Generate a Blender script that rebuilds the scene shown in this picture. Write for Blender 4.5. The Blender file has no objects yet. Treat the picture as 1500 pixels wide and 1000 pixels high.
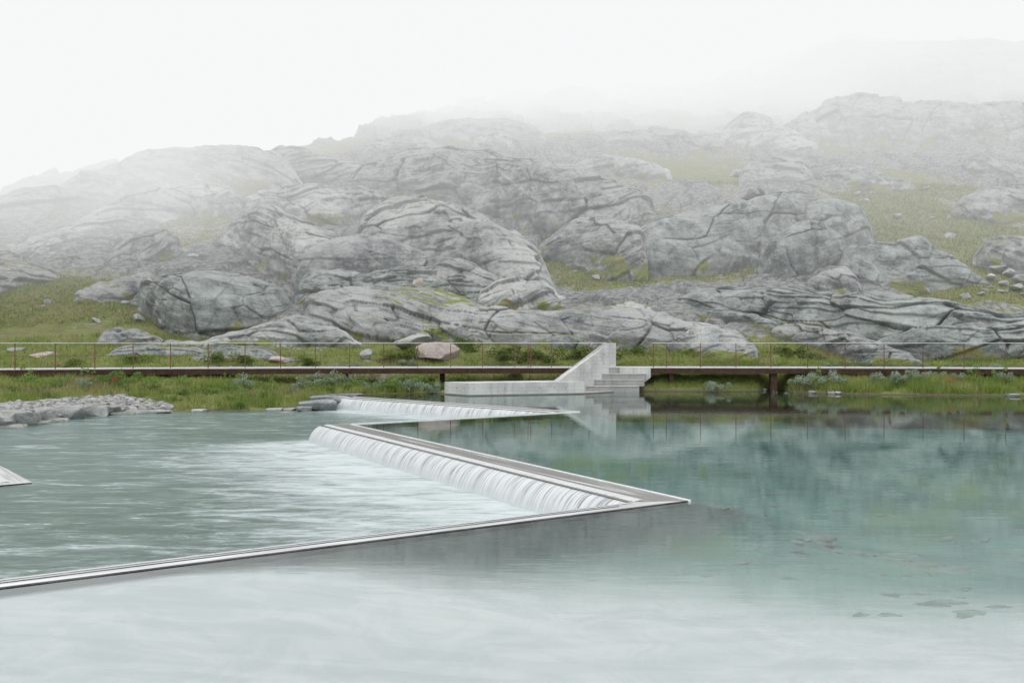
import bpy, bmesh, math, random
import numpy as np
from mathutils import Vector

random.seed(7)
RNG = np.random.default_rng(11)
F = 1250.0            # focal length in photo pixels (30 mm on 36 mm)
CH = 2.4              # eye height above the upper pool
COL = bpy.context.scene.collection
ZU, ZL, ZLL = 0.0, -0.45, -0.9   # the three water levels

# ------------------------------------------------------------------ helpers
def link(o, parent=None):
    COL.objects.link(o)
    if parent is not None:
        o.parent = parent
    return o

def tag(o, label=None, cat=None, group=None, kind=None):
    if label: o['label'] = label
    if cat: o['category'] = cat
    if group: o['group'] = group
    if kind: o['kind'] = kind
    return o

def empty(name, loc=(0, 0, 0), rz=0.0):
    o = bpy.data.objects.new(name, None)
    o.location = loc
    o.rotation_euler = (0, 0, rz)
    o.empty_display_size = 0.2
    return link(o)

def mesh_np(name, V, Fc, mat, parent=None, smooth=True, uv=None, attrs=None, n=4):
    """mesh from numpy arrays; Fc is (faces, n) with the same corner count"""
    me = bpy.data.meshes.new(name)
    V = np.asarray(V, np.float32); Fc = np.asarray(Fc, np.int32)
    k = Fc.shape[1]
    me.vertices.add(len(V)); me.vertices.foreach_set('co', V.ravel())
    me.loops.add(Fc.size); me.loops.foreach_set('vertex_index', Fc.ravel())
    me.polygons.add(len(Fc))
    me.polygons.foreach_set('loop_start', np.arange(0, Fc.size, k, dtype=np.int32))
    me.polygons.foreach_set('use_smooth', np.full(len(Fc), smooth))
    me.update(calc_edges=True)
    if uv is not None:
        l = me.uv_layers.new(name='UVMap')
        l.data.foreach_set('uv', np.asarray(uv, np.float32)[Fc.ravel()].ravel())
    for an, av in (attrs or {}).items():
        a = me.attributes.new(an, 'FLOAT', 'POINT')
        a.data.foreach_set('value', np.asarray(av, np.float32))
    me.materials.append(mat)
    return link(bpy.data.objects.new(name, me), parent)

def grid_faces(nr, nc):
    i = np.arange((nr - 1) * (nc - 1)); r = i // (nc - 1); c = i % (nc - 1)
    a = r * nc + c
    return np.stack([a, a + 1, a + nc + 1, a + nc], 1)

def bm_obj(name, bm, mat, parent=None, smooth=False, bevel=0.0):
    if bevel:
        bmesh.ops.bevel(bm, geom=list(bm.edges), offset=bevel, segments=2, affect='EDGES', profile=0.5)
    bmesh.ops.recalc_face_normals(bm, faces=bm.faces)
    me = bpy.data.meshes.new(name)
    bm.to_mesh(me); bm.free()
    for p in me.polygons: p.use_smooth = smooth
    me.materials.append(mat)
    return link(bpy.data.objects.new(name, me), parent)

def prism(bm, pts, z0, z1):
    """vertical prism over a ground polygon; z0/z1 numbers or lists"""
    n = len(pts)
    z0 = z0 if isinstance(z0, (list, tuple)) else [z0] * n
    z1 = z1 if isinstance(z1, (list, tuple)) else [z1] * n
    lo = [bm.verts.new((p[0], p[1], z)) for p, z in zip(pts, z0)]
    hi = [bm.verts.new((p[0], p[1], z)) for p, z in zip(pts, z1)]
    bm.faces.new(lo[::-1]); bm.faces.new(hi)
    for i in range(n):
        j = (i + 1) % n
        bm.faces.new((lo[i], lo[j], hi[j], hi[i]))

def box(bm, x0, x1, y0, y1, z0, z1):
    prism(bm, [(x0, y0), (x1, y0), (x1, y1), (x0, y1)], z0, z1)

def P(px, d):         # ground position of a photo column at a depth
    return ((px - 750.0) / F * d, d)

# ------------------------------------------------------------------ noise (numpy)
def _h(ix, iy, iz, seed):
    h = (ix.astype(np.int64) * 374761393 + iy.astype(np.int64) * 668265263 + iz.astype(np.int64) * 2147483647 + seed * 1274126177) & 0xFFFFFFFF
    h = ((h ^ (h >> 13)) * 1274126177) & 0xFFFFFFFF
    h = ((h ^ (h >> 16)) * 2246822519) & 0xFFFFFFFF
    return ((h ^ (h >> 15)) & 0xFFFFFF).astype(np.float32) / float(0xFFFFFF)

def vn(x, y, z, seed=0):
    fx, fy, fz = np.floor(x), np.floor(y), np.floor(z)
    ix, iy, iz = fx.astype(np.int64), fy.astype(np.int64), fz.astype(np.int64)
    tx, ty, tz = x - fx, y - fy, z - fz
    s = lambda t: t * t * t * (t * (t * 6 - 15) + 10)
    tx, ty, tz = s(tx), s(ty), s(tz)
    r = 0
    for dx in (0, 1):
        wx = tx if dx else 1 - tx
        for dy in (0, 1):
            wy = ty if dy else 1 - ty
            for dz in (0, 1):
                wz = tz if dz else 1 - tz
                r = r + wx * wy * wz * _h(ix + dx, iy + dy, iz + dz, seed)
    return r * 2 - 1

def fbm(x, y, z, octv=4, seed=0, gain=0.5):
    a, r, tot = 1.0, 0.0, 0.0
    for o in range(octv):
        r = r + a * vn(x, y, z, seed + o * 17); tot += a
        x, y, z = x * 2.03 + 3.1, y * 2.03 + 7.7, z * 2.03 + 1.3
        a *= gain
    return r / tot

def worley(s, t, seed=0):
    """2-D cells: distance to the nearest cell border and a random value for the cell"""
    fs, ft = np.floor(s), np.floor(t)
    f1 = np.full(s.shape, 9.0); f2 = np.full(s.shape, 9.0); cid = np.zeros(s.shape)
    z = np.zeros(s.shape)
    for ds in (-1, 0, 1):
        for dt in (-1, 0, 1):
            cs, ct = fs + ds, ft + dt
            jx = cs + 0.1 + 0.8 * _h(cs, ct, z, seed); jy = ct + 0.1 + 0.8 * _h(cs, ct, z, seed + 1)
            d = np.hypot(s - jx, t - jy); rid = _h(cs, ct, z, seed + 2)
            m = d < f1
            f2 = np.where(m, f1, np.minimum(f2, d))
            cid = np.where(m, rid, cid)
            f1 = np.where(m, d, f1)
    return f2 - f1, cid

def sstep(x, a, b):
    t = np.clip((x - a) / (b - a), 0, 1)
    return t * t * (3 - 2 * t)

# ------------------------------------------------------------------ materials
class NT:
    def __init__(self, name):
        self.m = bpy.data.materials.new(name); self.m.use_nodes = True
        self.t = self.m.node_tree; self.t.nodes.clear()
        self.out = self.t.nodes.new('ShaderNodeOutputMaterial')
    def n(self, typ, **kw):
        nd = self.t.nodes.new(typ)
        for k, v in kw.items():
            if k.startswith('i_'):
                nd.inputs[k[2:].replace('_', ' ')].default_value = v
            else:
                setattr(nd, k, v)
        return nd
    def l(self, a, b): self.t.links.new(a, b)
    def val(self, sock, v):
        if hasattr(v, 'links') or isinstance(v, bpy.types.NodeSocket): self.l(v, sock)
        else: sock.default_value = v
    def math(self, op, a, b=0.0, c=0.0, clamp=False):
        nd = self.n('ShaderNodeMath', operation=op, use_clamp=clamp)
        self.val(nd.inputs[0], a); self.val(nd.inputs[1], b)
        if op in ('MULTIPLY_ADD', 'SMOOTH_MIN', 'COMPARE'): self.val(nd.inputs[2], c)
        return nd.outputs[0]
    def mix(self, f, a, b, blend='MIX'):
        nd = self.n('ShaderNodeMix', data_type='RGBA', blend_type=blend)
        self.val(nd.inputs[0], f)
        for s, v in ((nd.inputs[6], a), (nd.inputs[7], b)):
            if isinstance(v, tuple) and len(v) == 3: v = v + (1,)
            self.val(s, v)
        return nd.outputs[2]
    def ramp(self, f, a, b, lo=0.0, hi=1.0):
        nd = self.n('ShaderNodeMapRange', interpolation_type='SMOOTHSTEP')
        self.val(nd.inputs[0], f); nd.inputs[1].default_value = a; nd.inputs[2].default_value = b
        nd.inputs[3].default_value = lo; nd.inputs[4].default_value = hi
        return nd.outputs[0]
    def lin(self, f, a, b, lo=0.0, hi=1.0):
        nd = self.n('ShaderNodeMapRange')
        self.val(nd.inputs[0], f); nd.inputs[1].default_value = a; nd.inputs[2].default_value = b
        nd.inputs[3].default_value = lo; nd.inputs[4].default_value = hi
        return nd.outputs[0]
    def noise(self, vec, scale, detail=4.0, rough=0.55, dist=0.0):
        nd = self.n('ShaderNodeTexNoise'); nd.inputs['Scale'].default_value = scale
        nd.inputs['Detail'].default_value = detail; nd.inputs['Roughness'].default_value = rough
        nd.inputs['Distortion'].default_value = dist
        self.l(vec, nd.inputs['Vector']); return nd.outputs[0]
    def scl(self, vec, s, rot=(0, 0, 0), loc=(0, 0, 0)):
        nd = self.n('ShaderNodeMapping'); nd.inputs['Scale'].default_value = s
        nd.inputs['Rotation'].default_value = rot; nd.inputs['Location'].default_value = loc
        self.l(vec, nd.inputs['Vector']); return nd.outputs[0]
    def pos(self): return self.n('ShaderNodeNewGeometry').outputs['Position']
    def xyz(self, v):
        nd = self.n('ShaderNodeSeparateXYZ'); self.l(v, nd.inputs[0]); return nd.outputs
    def bump(self, h, strength=0.5, dist=0.1, normal=None):
        nd = self.n('ShaderNodeBump'); nd.inputs['Strength'].default_value = strength
        nd.inputs['Distance'].default_value = dist; self.l(h, nd.inputs['Height'])
        if normal is not None: self.l(normal, nd.inputs['Normal'])
        return nd.outputs[0]
    def bsdf(self, col, rough=0.8, normal=None, spec=0.3, metal=0.0):
        nd = self.n('ShaderNodeBsdfPrincipled')
        if isinstance(col, tuple) and len(col) == 3: col = col + (1,)
        self.val(nd.inputs['Base Color'], col); self.val(nd.inputs['Roughness'], rough)
        nd.inputs['Specular IOR Level'].default_value = spec; nd.inputs['Metallic'].default_value = metal
        if normal is not None: self.l(normal, nd.inputs['Normal'])
        return nd.outputs[0]
    def done(self, s):
        self.l(s, self.out.inputs[0]); return self.m

def grass_color(t, p):
    n1 = t.noise(p, 0.35, 4); n2 = t.noise(p, 1.7, 5, 0.65); n3 = t.noise(p, 9.0, 3, 0.7)
    c = t.mix(t.ramp(n1, 0.38, 0.62), (0.215, 0.245, 0.08), (0.29, 0.275, 0.12))
    c = t.mix(t.ramp(n2, 0.47, 0.62), c, (0.26, 0.315, 0.10))
    c = t.mix(t.ramp(n2, 0.46, 0.28), c, (0.25, 0.19, 0.13))
    c = t.mix(t.ramp(n3, 0.5, 0.25, 0, 0.6), c, (0.06, 0.075, 0.03))
    return c

def rock_material(name, tint=(1, 1, 1), pink=0.0, quartz=False, grass=1.0, dark=1.0):
    t = NT(name); p = t.pos()
    uv = t.n('ShaderNodeUVMap').outputs[0]
    big = t.noise(p, 0.20, 6, 0.62); mid = t.noise(p, 0.9, 7, 0.68); fine = t.noise(p, 6.0, 6, 0.75)
    st = t.noise(t.scl(uv, (0.16, 1.9, 1)), 1.0, 7, 0.68, 0.2)          # foliation following the dome
    st2 = t.noise(t.scl(uv, (0.5, 7.0, 1), rot=(0, 0, 0.12)), 1.0, 4, 0.6, 0.3)
    k = dark * 1.38
    c = t.mix(t.ramp(big, 0.36, 0.62), (0.13*k*tint[0], 0.145*k*tint[1], 0.145*k*tint[2]), (0.36*k*tint[0], 0.365*k*tint[1], 0.36*k*tint[2]))
    c = t.mix(t.ramp(mid, 0.42, 0.66), c, (0.47*tint[0], 0.475*tint[1], 0.465*tint[2]))
    c = t.mix(t.ramp(mid, 0.47, 0.30, 0, 0.75), c, (0.12, 0.132, 0.13))
    c = t.mix(t.ramp(st, 0.44, 0.30, 0, 0.45), c, (0.13, 0.135, 0.138))
    c = t.mix(t.ramp(st2, 0.55, 0.75, 0, 0.5), c, (0.44, 0.44, 0.42))
    c = t.mix(t.ramp(fine, 0.52, 0.72, 0, 0.55), c, (0.50, 0.51, 0.49))
    c = t.mix(t.ramp(fine, 0.45, 0.28, 0, 0.6), c, (0.075, 0.08, 0.075))
    grit = t.noise(p, 17.0, 4, 0.8)
    c = t.mix(t.ramp(grit, 0.54, 0.70, 0, 0.5), c, (0.62, 0.62, 0.60))
    c = t.mix(t.ramp(grit, 0.46, 0.32, 0, 0.5), c, (0.07, 0.075, 0.07))
    oc = t.noise(p, 0.7, 6, 0.75)
    c = t.mix(t.ramp(oc, 0.58, 0.72, 0, 0.30), c, (0.30, 0.25, 0.17))
    # dark seep streaks running down the faces
    sx = t.noise(t.scl(p, (0.55, 0.2, 0.06)), 1.0, 5, 0.7)
    c = t.mix(t.ramp(sx, 0.56, 0.74, 0, 0.55), c, (0.085, 0.10, 0.10))
    # green-grey lichen and pink feldspar
    li = t.noise(p, 0.5, 6, 0.7)
    c = t.mix(t.ramp(li, 0.56, 0.70, 0, 0.35), c, (0.22, 0.27, 0.22))
    pk = t.noise(t.scl(uv, (0.12, 0.5, 1), loc=(3, 5, 0)), 1.0, 5, 0.6)
    c = t.mix(t.ramp(pk, 0.60 - 0.25 * pink, 0.76 - 0.15 * pink, 0, 0.35 + 0.4 * pink), c, (0.44, 0.33, 0.30))
    # white crust lichen spots
    vo = t.n('ShaderNodeTexVoronoi'); vo.inputs['Scale'].default_value = 2.2; t.l(p, vo.inputs['Vector'])
    spot = t.math('MULTIPLY', t.ramp(vo.outputs['Distance'], 0.26, 0.16), t.ramp(mid, 0.5, 0.62))
    c = t.mix(t.math('MULTIPLY', spot, 0.55), c, (0.52, 0.54, 0.52))
    if quartz:
        sep = t.xyz(uv)
        q = t.noise(t.scl(uv, (0.42, 0.75, 1)), 1.0, 3, 0.5, 0.5)
        m = t.math('MULTIPLY', t.ramp(sep[0], 9.0, 12.0), t.ramp(sep[0], 27.0, 21.0))
        m = t.math('MULTIPLY', m, t.ramp(sep[1], 16.5, 18.5))
        c = t.mix(t.math('MULTIPLY', m, t.ramp(q, 0.60, 0.64)), c, (0.8, 0.8, 0.78))
    nzz = t.xyz(t.n('ShaderNodeNewGeometry').outputs['Normal'])[2]  # crests paled, steep faces darkened: sky shading put into the rock colour
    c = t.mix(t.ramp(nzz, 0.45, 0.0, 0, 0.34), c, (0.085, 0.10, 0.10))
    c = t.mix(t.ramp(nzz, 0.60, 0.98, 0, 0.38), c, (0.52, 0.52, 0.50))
    cr = t.n('ShaderNodeAttribute', attribute_name='crack').outputs['Fac']
    c = t.mix(t.math('MULTIPLY', cr, 0.72, clamp=True), c, (0.035, 0.038, 0.036))
    # moss and grass on ledges
    nz = t.xyz(t.n('ShaderNodeNewGeometry').outputs['Normal'])[2]
    ga = t.n('ShaderNodeAttribute', attribute_name='grass').outputs['Fac']
    gm = t.math('ADD', t.math('MULTIPLY', t.ramp(nz, 0.55, 0.95), 0.55), t.math('MULTIPLY', mid, 0.8))
    gm = t.math('ADD', gm, ga)
    gm = t.math('MULTIPLY', t.ramp(gm, 0.90, 1.06), grass)
    c = t.mix(gm, c, grass_color(t, p))
    h = t.math('ADD', t.math('MULTIPLY', mid, 0.8), t.math('MULTIPLY', fine, 0.35))
    h = t.math('ADD', h, t.math('MULTIPLY', st, 0.42))
    h = t.math('ADD', h, t.math('MULTIPLY', st2, 0.2))
    nrm = t.bump(h, 0.9, 0.42)
    return t.done(t.bsdf(c, 0.82, nrm, 0.25))

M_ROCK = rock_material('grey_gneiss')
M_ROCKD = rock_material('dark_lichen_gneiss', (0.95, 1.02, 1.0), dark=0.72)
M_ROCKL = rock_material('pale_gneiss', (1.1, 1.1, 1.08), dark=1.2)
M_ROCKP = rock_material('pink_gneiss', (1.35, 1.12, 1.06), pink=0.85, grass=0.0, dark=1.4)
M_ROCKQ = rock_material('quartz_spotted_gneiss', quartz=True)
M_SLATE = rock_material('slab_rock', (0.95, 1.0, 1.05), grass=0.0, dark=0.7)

def m_terrain():
    t = NT('heath_and_rock'); p = t.pos()
    n = t.noise(p, 0.22, 6, 0.6); n2 = t.noise(p, 2.2, 6, 0.7); n3 = t.noise(t.scl(p, (0.25, 0.1, 1.4)), 1.0, 5, 0.65, 0.5)
    rock = t.mix(t.ramp(n2, 0.35, 0.65), (0.18, 0.19, 0.19), (0.44, 0.44, 0.43))
    rock = t.mix(t.ramp(n3, 0.46, 0.34, 0, 0.7), rock, (0.09, 0.095, 0.095))
    g = grass_color(t, p)
    ra = t.n('ShaderNodeAttribute', attribute_name='rock').outputs['Fac']
    f = t.ramp(t.math('ADD', ra, t.math('MULTIPLY', t.math('SUBTRACT', n2, 0.5), 0.8)), 0.36, 0.50)
    c = t.mix(f, g, rock)
    mud = t.n('ShaderNodeAttribute', attribute_name='mud').outputs['Fac']
    c = t.mix(mud, c, t.mix(n2, (0.07, 0.055, 0.04), (0.17, 0.145, 0.12)))
    h = t.math('ADD', n2, t.math('MULTIPLY', n3, 0.8))
    return t.done(t.bsdf(c, 0.9, t.bump(h, 1.0, 0.5), 0.15))
M_TERR = m_terrain()

def m_leaf(name, a, b, spread=0.5):
    t = NT(name)
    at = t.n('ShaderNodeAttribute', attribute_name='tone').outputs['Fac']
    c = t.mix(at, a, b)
    d = t.n('ShaderNodeBsdfDiffuse'); t.l(c, d.inputs[0])
    tr = t.n('ShaderNodeBsdfTranslucent'); t.l(c, tr.inputs[0])
    mx = t.n('ShaderNodeMixShader'); mx.inputs[0].default_value = 0.3
    t.l(d.outputs[0], mx.inputs[1]); t.l(tr.outputs[0], mx.inputs[2])
    return t.done(mx.outputs[0])

def m_grass():
    t = NT('grass_blades'); p = t.pos()
    at = t.n('ShaderNodeAttribute', attribute_name='tone').outputs['Fac']
    n1 = t.noise(p, 0.5, 3); n2 = t.noise(p, 0.23, 3)
    c = t.mix(t.ramp(n1, 0.42, 0.6), (0.25, 0.335, 0.085), (0.38, 0.41, 0.15))
    c = t.mix(t.ramp(n2, 0.5, 0.66), c, (0.36, 0.32, 0.17))
    c = t.mix(t.ramp(at, 0.55, 1.0), c, (0.40, 0.38, 0.20))
    c = t.mix(t.ramp(at, 0.4, 0.0), c, (0.08, 0.14, 0.03))
    d = t.n('ShaderNodeBsdfDiffuse'); t.l(c, d.inputs[0])
    tr = t.n('ShaderNodeBsdfTranslucent'); t.l(c, tr.inputs[0])
    mx = t.n('ShaderNodeMixShader'); mx.inputs[0].default_value = 0.35
    t.l(d.outputs[0], mx.inputs[1]); t.l(tr.outputs[0], mx.inputs[2])
    return t.done(mx.outputs[0])
M_GRASS = m_grass()
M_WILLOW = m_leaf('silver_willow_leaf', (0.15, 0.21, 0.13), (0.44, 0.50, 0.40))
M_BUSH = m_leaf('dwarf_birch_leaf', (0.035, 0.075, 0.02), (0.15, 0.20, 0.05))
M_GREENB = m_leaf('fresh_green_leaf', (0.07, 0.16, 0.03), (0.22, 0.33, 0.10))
M_TWIG = NT('twig'); M_TWIG = M_TWIG.done(M_TWIG.bsdf((0.09, 0.06, 0.045), 0.9))

def m_concrete(name, base=0.5, dark_low=True):
    t = NT(name); p = t.pos()
    n = t.noise(p, 1.3, 5, 0.6); f = t.noise(p, 22.0, 4, 0.7)
    v = t.noise(t.scl(p, (5.0, 5.0, 0.5)), 1.0, 5, 0.65)
    b = base
    c = t.mix(t.ramp(n, 0.35, 0.65), (b*0.80, b*0.80, b*0.78), (b*1.05, b*1.05, b*1.02))
    c = t.mix(t.ramp(v, 0.50, 0.70, 0, 0.5), c, (b*0.55, b*0.55, b*0.53))
    c = t.mix(t.ramp(f, 0.6, 0.8, 0, 0.3), c, (b*0.5, b*0.5, b*0.5))
    if dark_low:
        z = t.xyz(p)[2]
        zz = t.math('ADD', z, t.math('MULTIPLY', n, -0.05))
        c = t.mix(t.ramp(zz, 0.055, -0.02), c, (0.10, 0.095, 0.075))
    w = t.n('ShaderNodeTexWave', wave_type='BANDS', bands_direction='Z'); w.inputs['Scale'].default_value = 1.7
    w.inputs['Distortion'].default_value = 0.1; t.l(p, w.inputs['Vector'])
    seam = t.ramp(w.outputs['Fac'], 0.03, 0.0)
    c = t.mix(t.math('MULTIPLY', seam, 0.5), c, (b*0.5, b*0.5, b*0.5))
    return t.done(t.bsdf(c, 0.75, t.bump(t.math('ADD', f, v), 0.25, 0.02), 0.3))
M_CONC = m_concrete('pale_concrete', 0.56)
M_DECKC = m_concrete('deck_concrete', 0.52, False)
M_CONCR = m_concrete('darker_riser_concrete', 0.36, False)  # same concrete in a darker tone for the step blocks
def m_wet():
    t = NT('wet_concrete'); p = t.pos()
    n = t.noise(t.scl(p, (1.2, 1.2, 1.2)), 1.0, 6, 0.65); n2 = t.noise(p, 7.0, 4)
    c = t.mix(t.ramp(n, 0.4, 0.62), (0.03, 0.028, 0.024), (0.085, 0.08, 0.072))
    z = t.xyz(p)[2]; zz = t.math('ADD', z, t.math('MULTIPLY', n, 0.25))
    c = t.mix(t.ramp(zz, 0.08, -0.30), c, (0.065, 0.12, 0.105))
    return t.done(t.bsdf(c, 0.45, t.bump(n2, 0.15, 0.01), 0.3))
M_WET = m_wet()
def m_crest():
    t = NT('wet_weir_crest'); p = t.pos()
    uv = t.n('ShaderNodeUVMap').outputs[0]
    n = t.noise(t.scl(uv, (0.28, 9.0, 1)), 1.0, 5, 0.6, 0.2); n2 = t.noise(p, 6.0, 4)
    c = t.mix(t.ramp(n, 0.54, 0.68), (0.19, 0.185, 0.172), (0.75, 0.77, 0.78))
    return t.done(t.bsdf(c, 0.25, t.bump(n2, 0.1, 0.01), 0.5))
M_CREST = m_crest()
def m_film():
    t = NT('smooth_overflow'); uv = t.n('ShaderNodeUVMap').outputs[0]
    n = t.noise(t.scl(uv, (0.7, 9.0, 1)), 1.0, 5, 0.6, 0.3)
    c = t.mix(t.ramp(n, 0.42, 0.62), (0.50, 0.51, 0.51), (0.78, 0.80, 0.81))  # pale colour stands in for sky reflected in the overflow
    return t.done(t.bsdf(c, 0.15, None, 0.6))
M_FILM = m_film()
def m_steel(name, c1, c2, rough, metal=0.0):
    t = NT(name); p = t.pos(); n = t.noise(p, 5.0, 6, 0.7)
    c = t.mix(t.ramp(n, 0.35, 0.65), c1, c2)
    return t.done(t.bsdf(c, rough, t.bump(n, 0.15, 0.01), 0.3, metal))
M_CORTEN = m_steel('corten_steel', (0.045, 0.025, 0.02), (0.085, 0.042, 0.03), 0.75)
M_POST = m_steel('rusted_post', (0.13, 0.07, 0.05), (0.24, 0.125, 0.085), 0.8)
M_RAIL = m_steel('galvanised_rail', (0.62, 0.63, 0.63), (0.75, 0.76, 0.76), 0.4)
M_EDGE = m_steel('bright_weir_edge', (0.72, 0.73, 0.73), (0.85, 0.86, 0.86), 0.3)
M_HOLE = NT('tie_hole_grey'); M_HOLE = M_HOLE.done(M_HOLE.bsdf((0.09, 0.09, 0.09), 0.9))

# --- water
def m_upper_water():
    t = NT('clear_pool_water'); p = t.pos()
    w1 = t.noise(t.scl(p, (0.9, 3.0, 1)), 1.0, 3, 0.5); w2 = t.noise(t.scl(p, (2.2, 9.0, 1), rot=(0, 0, 0.15)), 1.0, 3, 0.5)
    h = t.math('ADD', t.math('MULTIPLY', w1, 1.0), t.math('MULTIPLY', w2, 0.35))
    nrm = t.bump(h, 0.045, 0.04)
    lw = t.n('ShaderNodeLayerWeight'); lw.inputs['Blend'].default_value = 0.5; t.l(nrm, lw.inputs['Normal'])
    fac = t.math('MULTIPLY_ADD', t.math('POWER', lw.outputs['Facing'], 5.0), 0.80, 0.17)
    gl = t.n('ShaderNodeBsdfGlossy'); gl.inputs['Roughness'].default_value = 0.028
    gl.inputs['Color'].default_value = (0.90, 0.96, 0.955, 1); t.l(nrm, gl.inputs['Normal'])
    tr = t.n('ShaderNodeBsdfTransparent'); tr.inputs['Color'].default_value = (0.92, 0.985, 0.975, 1)
    mx = t.n('ShaderNodeMixShader'); t.l(fac, mx.inputs[0]); t.l(tr.outputs[0], mx.inputs[1]); t.l(gl.outputs[0], mx.inputs[2])
    return t.done(mx.outputs[0])
M_UPW = m_upper_water()

# ------------------------------------------------------------------ weir layout (ground plan)
def v2(a): return np.array(a, float)
def unit(a): return a / np.hypot(*a)
def isect(p, d, q, e):
    A = np.array([[d[0], -e[0]], [d[1], -e[1]]]); s = np.linalg.solve(A, q - p); return p + d * s[0]
B_u = v2((2.33, 29.1)); C_u = v2((-4.64, 24.7)); D_u = v2((2.78, 12.9)); C_d0 = v2((-5.2, 24.0))
dirAB = unit(v2((8.5, -7.4))); nAB = v2((-dirAB[1], dirAB[0]))        # normal towards upstream (far side)
dirCD = unit(v2((7.02, -11.34))); nCD = v2((-dirCD[1], dirCD[0]))
dirBC = unit(C_u - B_u); nBC = v2((-dirBC[1], dirBC[0]))              # towards the camera side
dirDE = unit(v2((-7.75, -4.61))); nDE = v2((-dirDE[1], dirDE[0]))
if nBC[1] > 0: nBC = -nBC
if nDE[1] > 0: nDE = -nDE
if nAB[1] < 0: nAB = -nAB
if nCD[1] < 0: nCD = -nCD
W = dict(AB=0.85, BC=0.30, CD=0.85, DE=0.40)
D_u = isect(C_u, dirCD, D_u, dirDE)
A_u = B_u - dirAB * 12.9
E_u = D_u + dirDE * 33.0
A_d = A_u - nAB * W['AB']
B_d = isect(B_u - nAB * W['AB'], dirAB, B_u - nBC * W['BC'], dirBC)
C_d = isect(B_u - nBC * W['BC'], dirBC, C_u - nCD * W['CD'], dirCD)
D_d = isect(C_u - nCD * W['CD'], dirCD, D_u - nDE * W['DE'], dirDE)
E_d = E_u - nDE * W['DE']
F_u = v2((-9.62, 17.13)); dirFn = unit(v2((-0.8, -0.6))); dirFf = unit(v2((-0.66, 0.75)))
nFf = v2((0.75, 0.66)); nFn = v2((0.6, -0.8))
Gf_u = F_u + dirFf * 7; Gn_u = F_u + dirFn * 12
F_d = isect(F_u - nFf * 0.6, dirFf, F_u - nFn * 0.35, dirFn)
Gf_d = Gf_u - nFf * 0.6; Gn_d = Gn_u - nFn * 0.35

def foam_water(name, lines, body1, body2, amount=1.0):
    """turbulent water: foam grows towards the foot of each fall (point, downstream normal, reach, a, b along)"""
    t = NT(name); p = t.pos(); s = t.xyz(p)
    fl = None
    for (q, nn, reach, dd, ln) in lines:
        dist = t.math('ADD', t.math('MULTIPLY', t.math('SUBTRACT', s[0], float(q[0])), float(nn[0])),
                      t.math('MULTIPLY', t.math('SUBTRACT', s[1], float(q[1])), float(nn[1])))
        al = t.math('ADD', t.math('MULTIPLY', t.math('SUBTRACT', s[0], float(q[0])), float(dd[0])),
                    t.math('MULTIPLY', t.math('SUBTRACT', s[1], float(q[1])), float(dd[1])))
        m = t.math('MULTIPLY', t.ramp(dist, reach, 0.1), t.ramp(al, -1.6, 0.3))
        m = t.math('MULTIPLY', m, t.ramp(al, ln + 2.0, ln - 1.0))
        m = t.math('MULTIPLY', m, t.ramp(dist, -2.5, -0.3))
        fl = m if fl is None else t.math('MAXIMUM', fl, m)
    wob = t.scl(p, (0.55, 1.7, 1), rot=(0, 0, 0.10))
    n1 = t.noise(wob, 0.9, 7, 0.68, 1.0)
    n2 = t.noise(t.scl(p, (1.8, 6.5, 1), rot=(0, 0, -0.08)), 1.0, 5, 0.75, 0.8)
    n3 = t.noise(t.scl(p, (5.0, 15.0, 1)), 1.0, 3, 0.6)
    big = t.noise(p, 0.12, 3)
    e = t.math('ADD', t.math('MULTIPLY', fl, 0.245 * amount), t.math('ADD', t.math('MULTIPLY', n1, 0.62), t.math('MULTIPLY', n2, 0.38)))
    near = t.ramp(s[1], 17.0, 9.0, 0.0, 0.05)
    e = t.math('ADD', e, near)
    soft = t.ramp(e, 0.45, 0.82, 0, 0.95)
    crisp = t.ramp(t.math('ADD', t.math('SUBTRACT', e, t.math('MULTIPLY', fl, 0.09 * amount)), t.math('MULTIPLY', n3, 0.2)), 0.622, 0.77, 0, 0.75)
    f = t.math('MAXIMUM', soft, crisp)
    body = t.mix(t.ramp(big, 0.4, 0.6), body1, body2)
    body = t.mix(t.ramp(n2, 0.5, 0.3, 0, 0.5), body, (0.05, 0.085, 0.08))
    c = t.mix(f, body, (0.58, 0.63, 0.64))
    h = t.math('ADD', n2, t.math('MULTIPLY', n1, 1.2))
    nrm = t.bump(h, 0.32, 0.10)
    d = t.n('ShaderNodeBsdfDiffuse'); t.l(c, d.inputs[0]); t.l(nrm, d.inputs['Normal'])
    g = t.n('ShaderNodeBsdfGlossy'); g.inputs['Roughness'].default_value = 0.16
    g.inputs['Color'].default_value = (0.92, 0.96, 0.95, 1); t.l(nrm, g.inputs['Normal'])
    lw = t.n('ShaderNodeLayerWeight'); lw.inputs['Blend'].default_value = 0.5; t.l(nrm, lw.inputs['Normal'])
    fac = t.lin(lw.outputs['Facing'], 0.5, 1.0, 0.10, 0.52)
    fac = t.math('MULTIPLY', fac, t.math('SUBTRACT', 1.0, t.math('MULTIPLY', f, 0.75)))
    mx = t.n('ShaderNodeMixShader'); t.l(fac, mx.inputs[0]); t.l(d.outputs[0], mx.inputs[1]); t.l(g.outputs[0], mx.inputs[2])
    return t.done(mx.outputs[0])
lenAB = float(np.hypot(*(B_d - A_d))); lenCD = float(np.hypot(*(D_d - C_d)))
M_LOW = foam_water('churned_water', [(C_d, -nCD, 6.5, dirCD, lenCD), (A_d, -nAB, 3.2, dirAB, lenAB)],
                   (0.055, 0.105, 0.086), (0.092, 0.148, 0.13))
M_LOWW = foam_water('churned_water_below', [(F_d, -nFf, 4.0, dirFf, 7.0)], (0.10, 0.13, 0.12), (0.14, 0.17, 0.16), 1.2)

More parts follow.
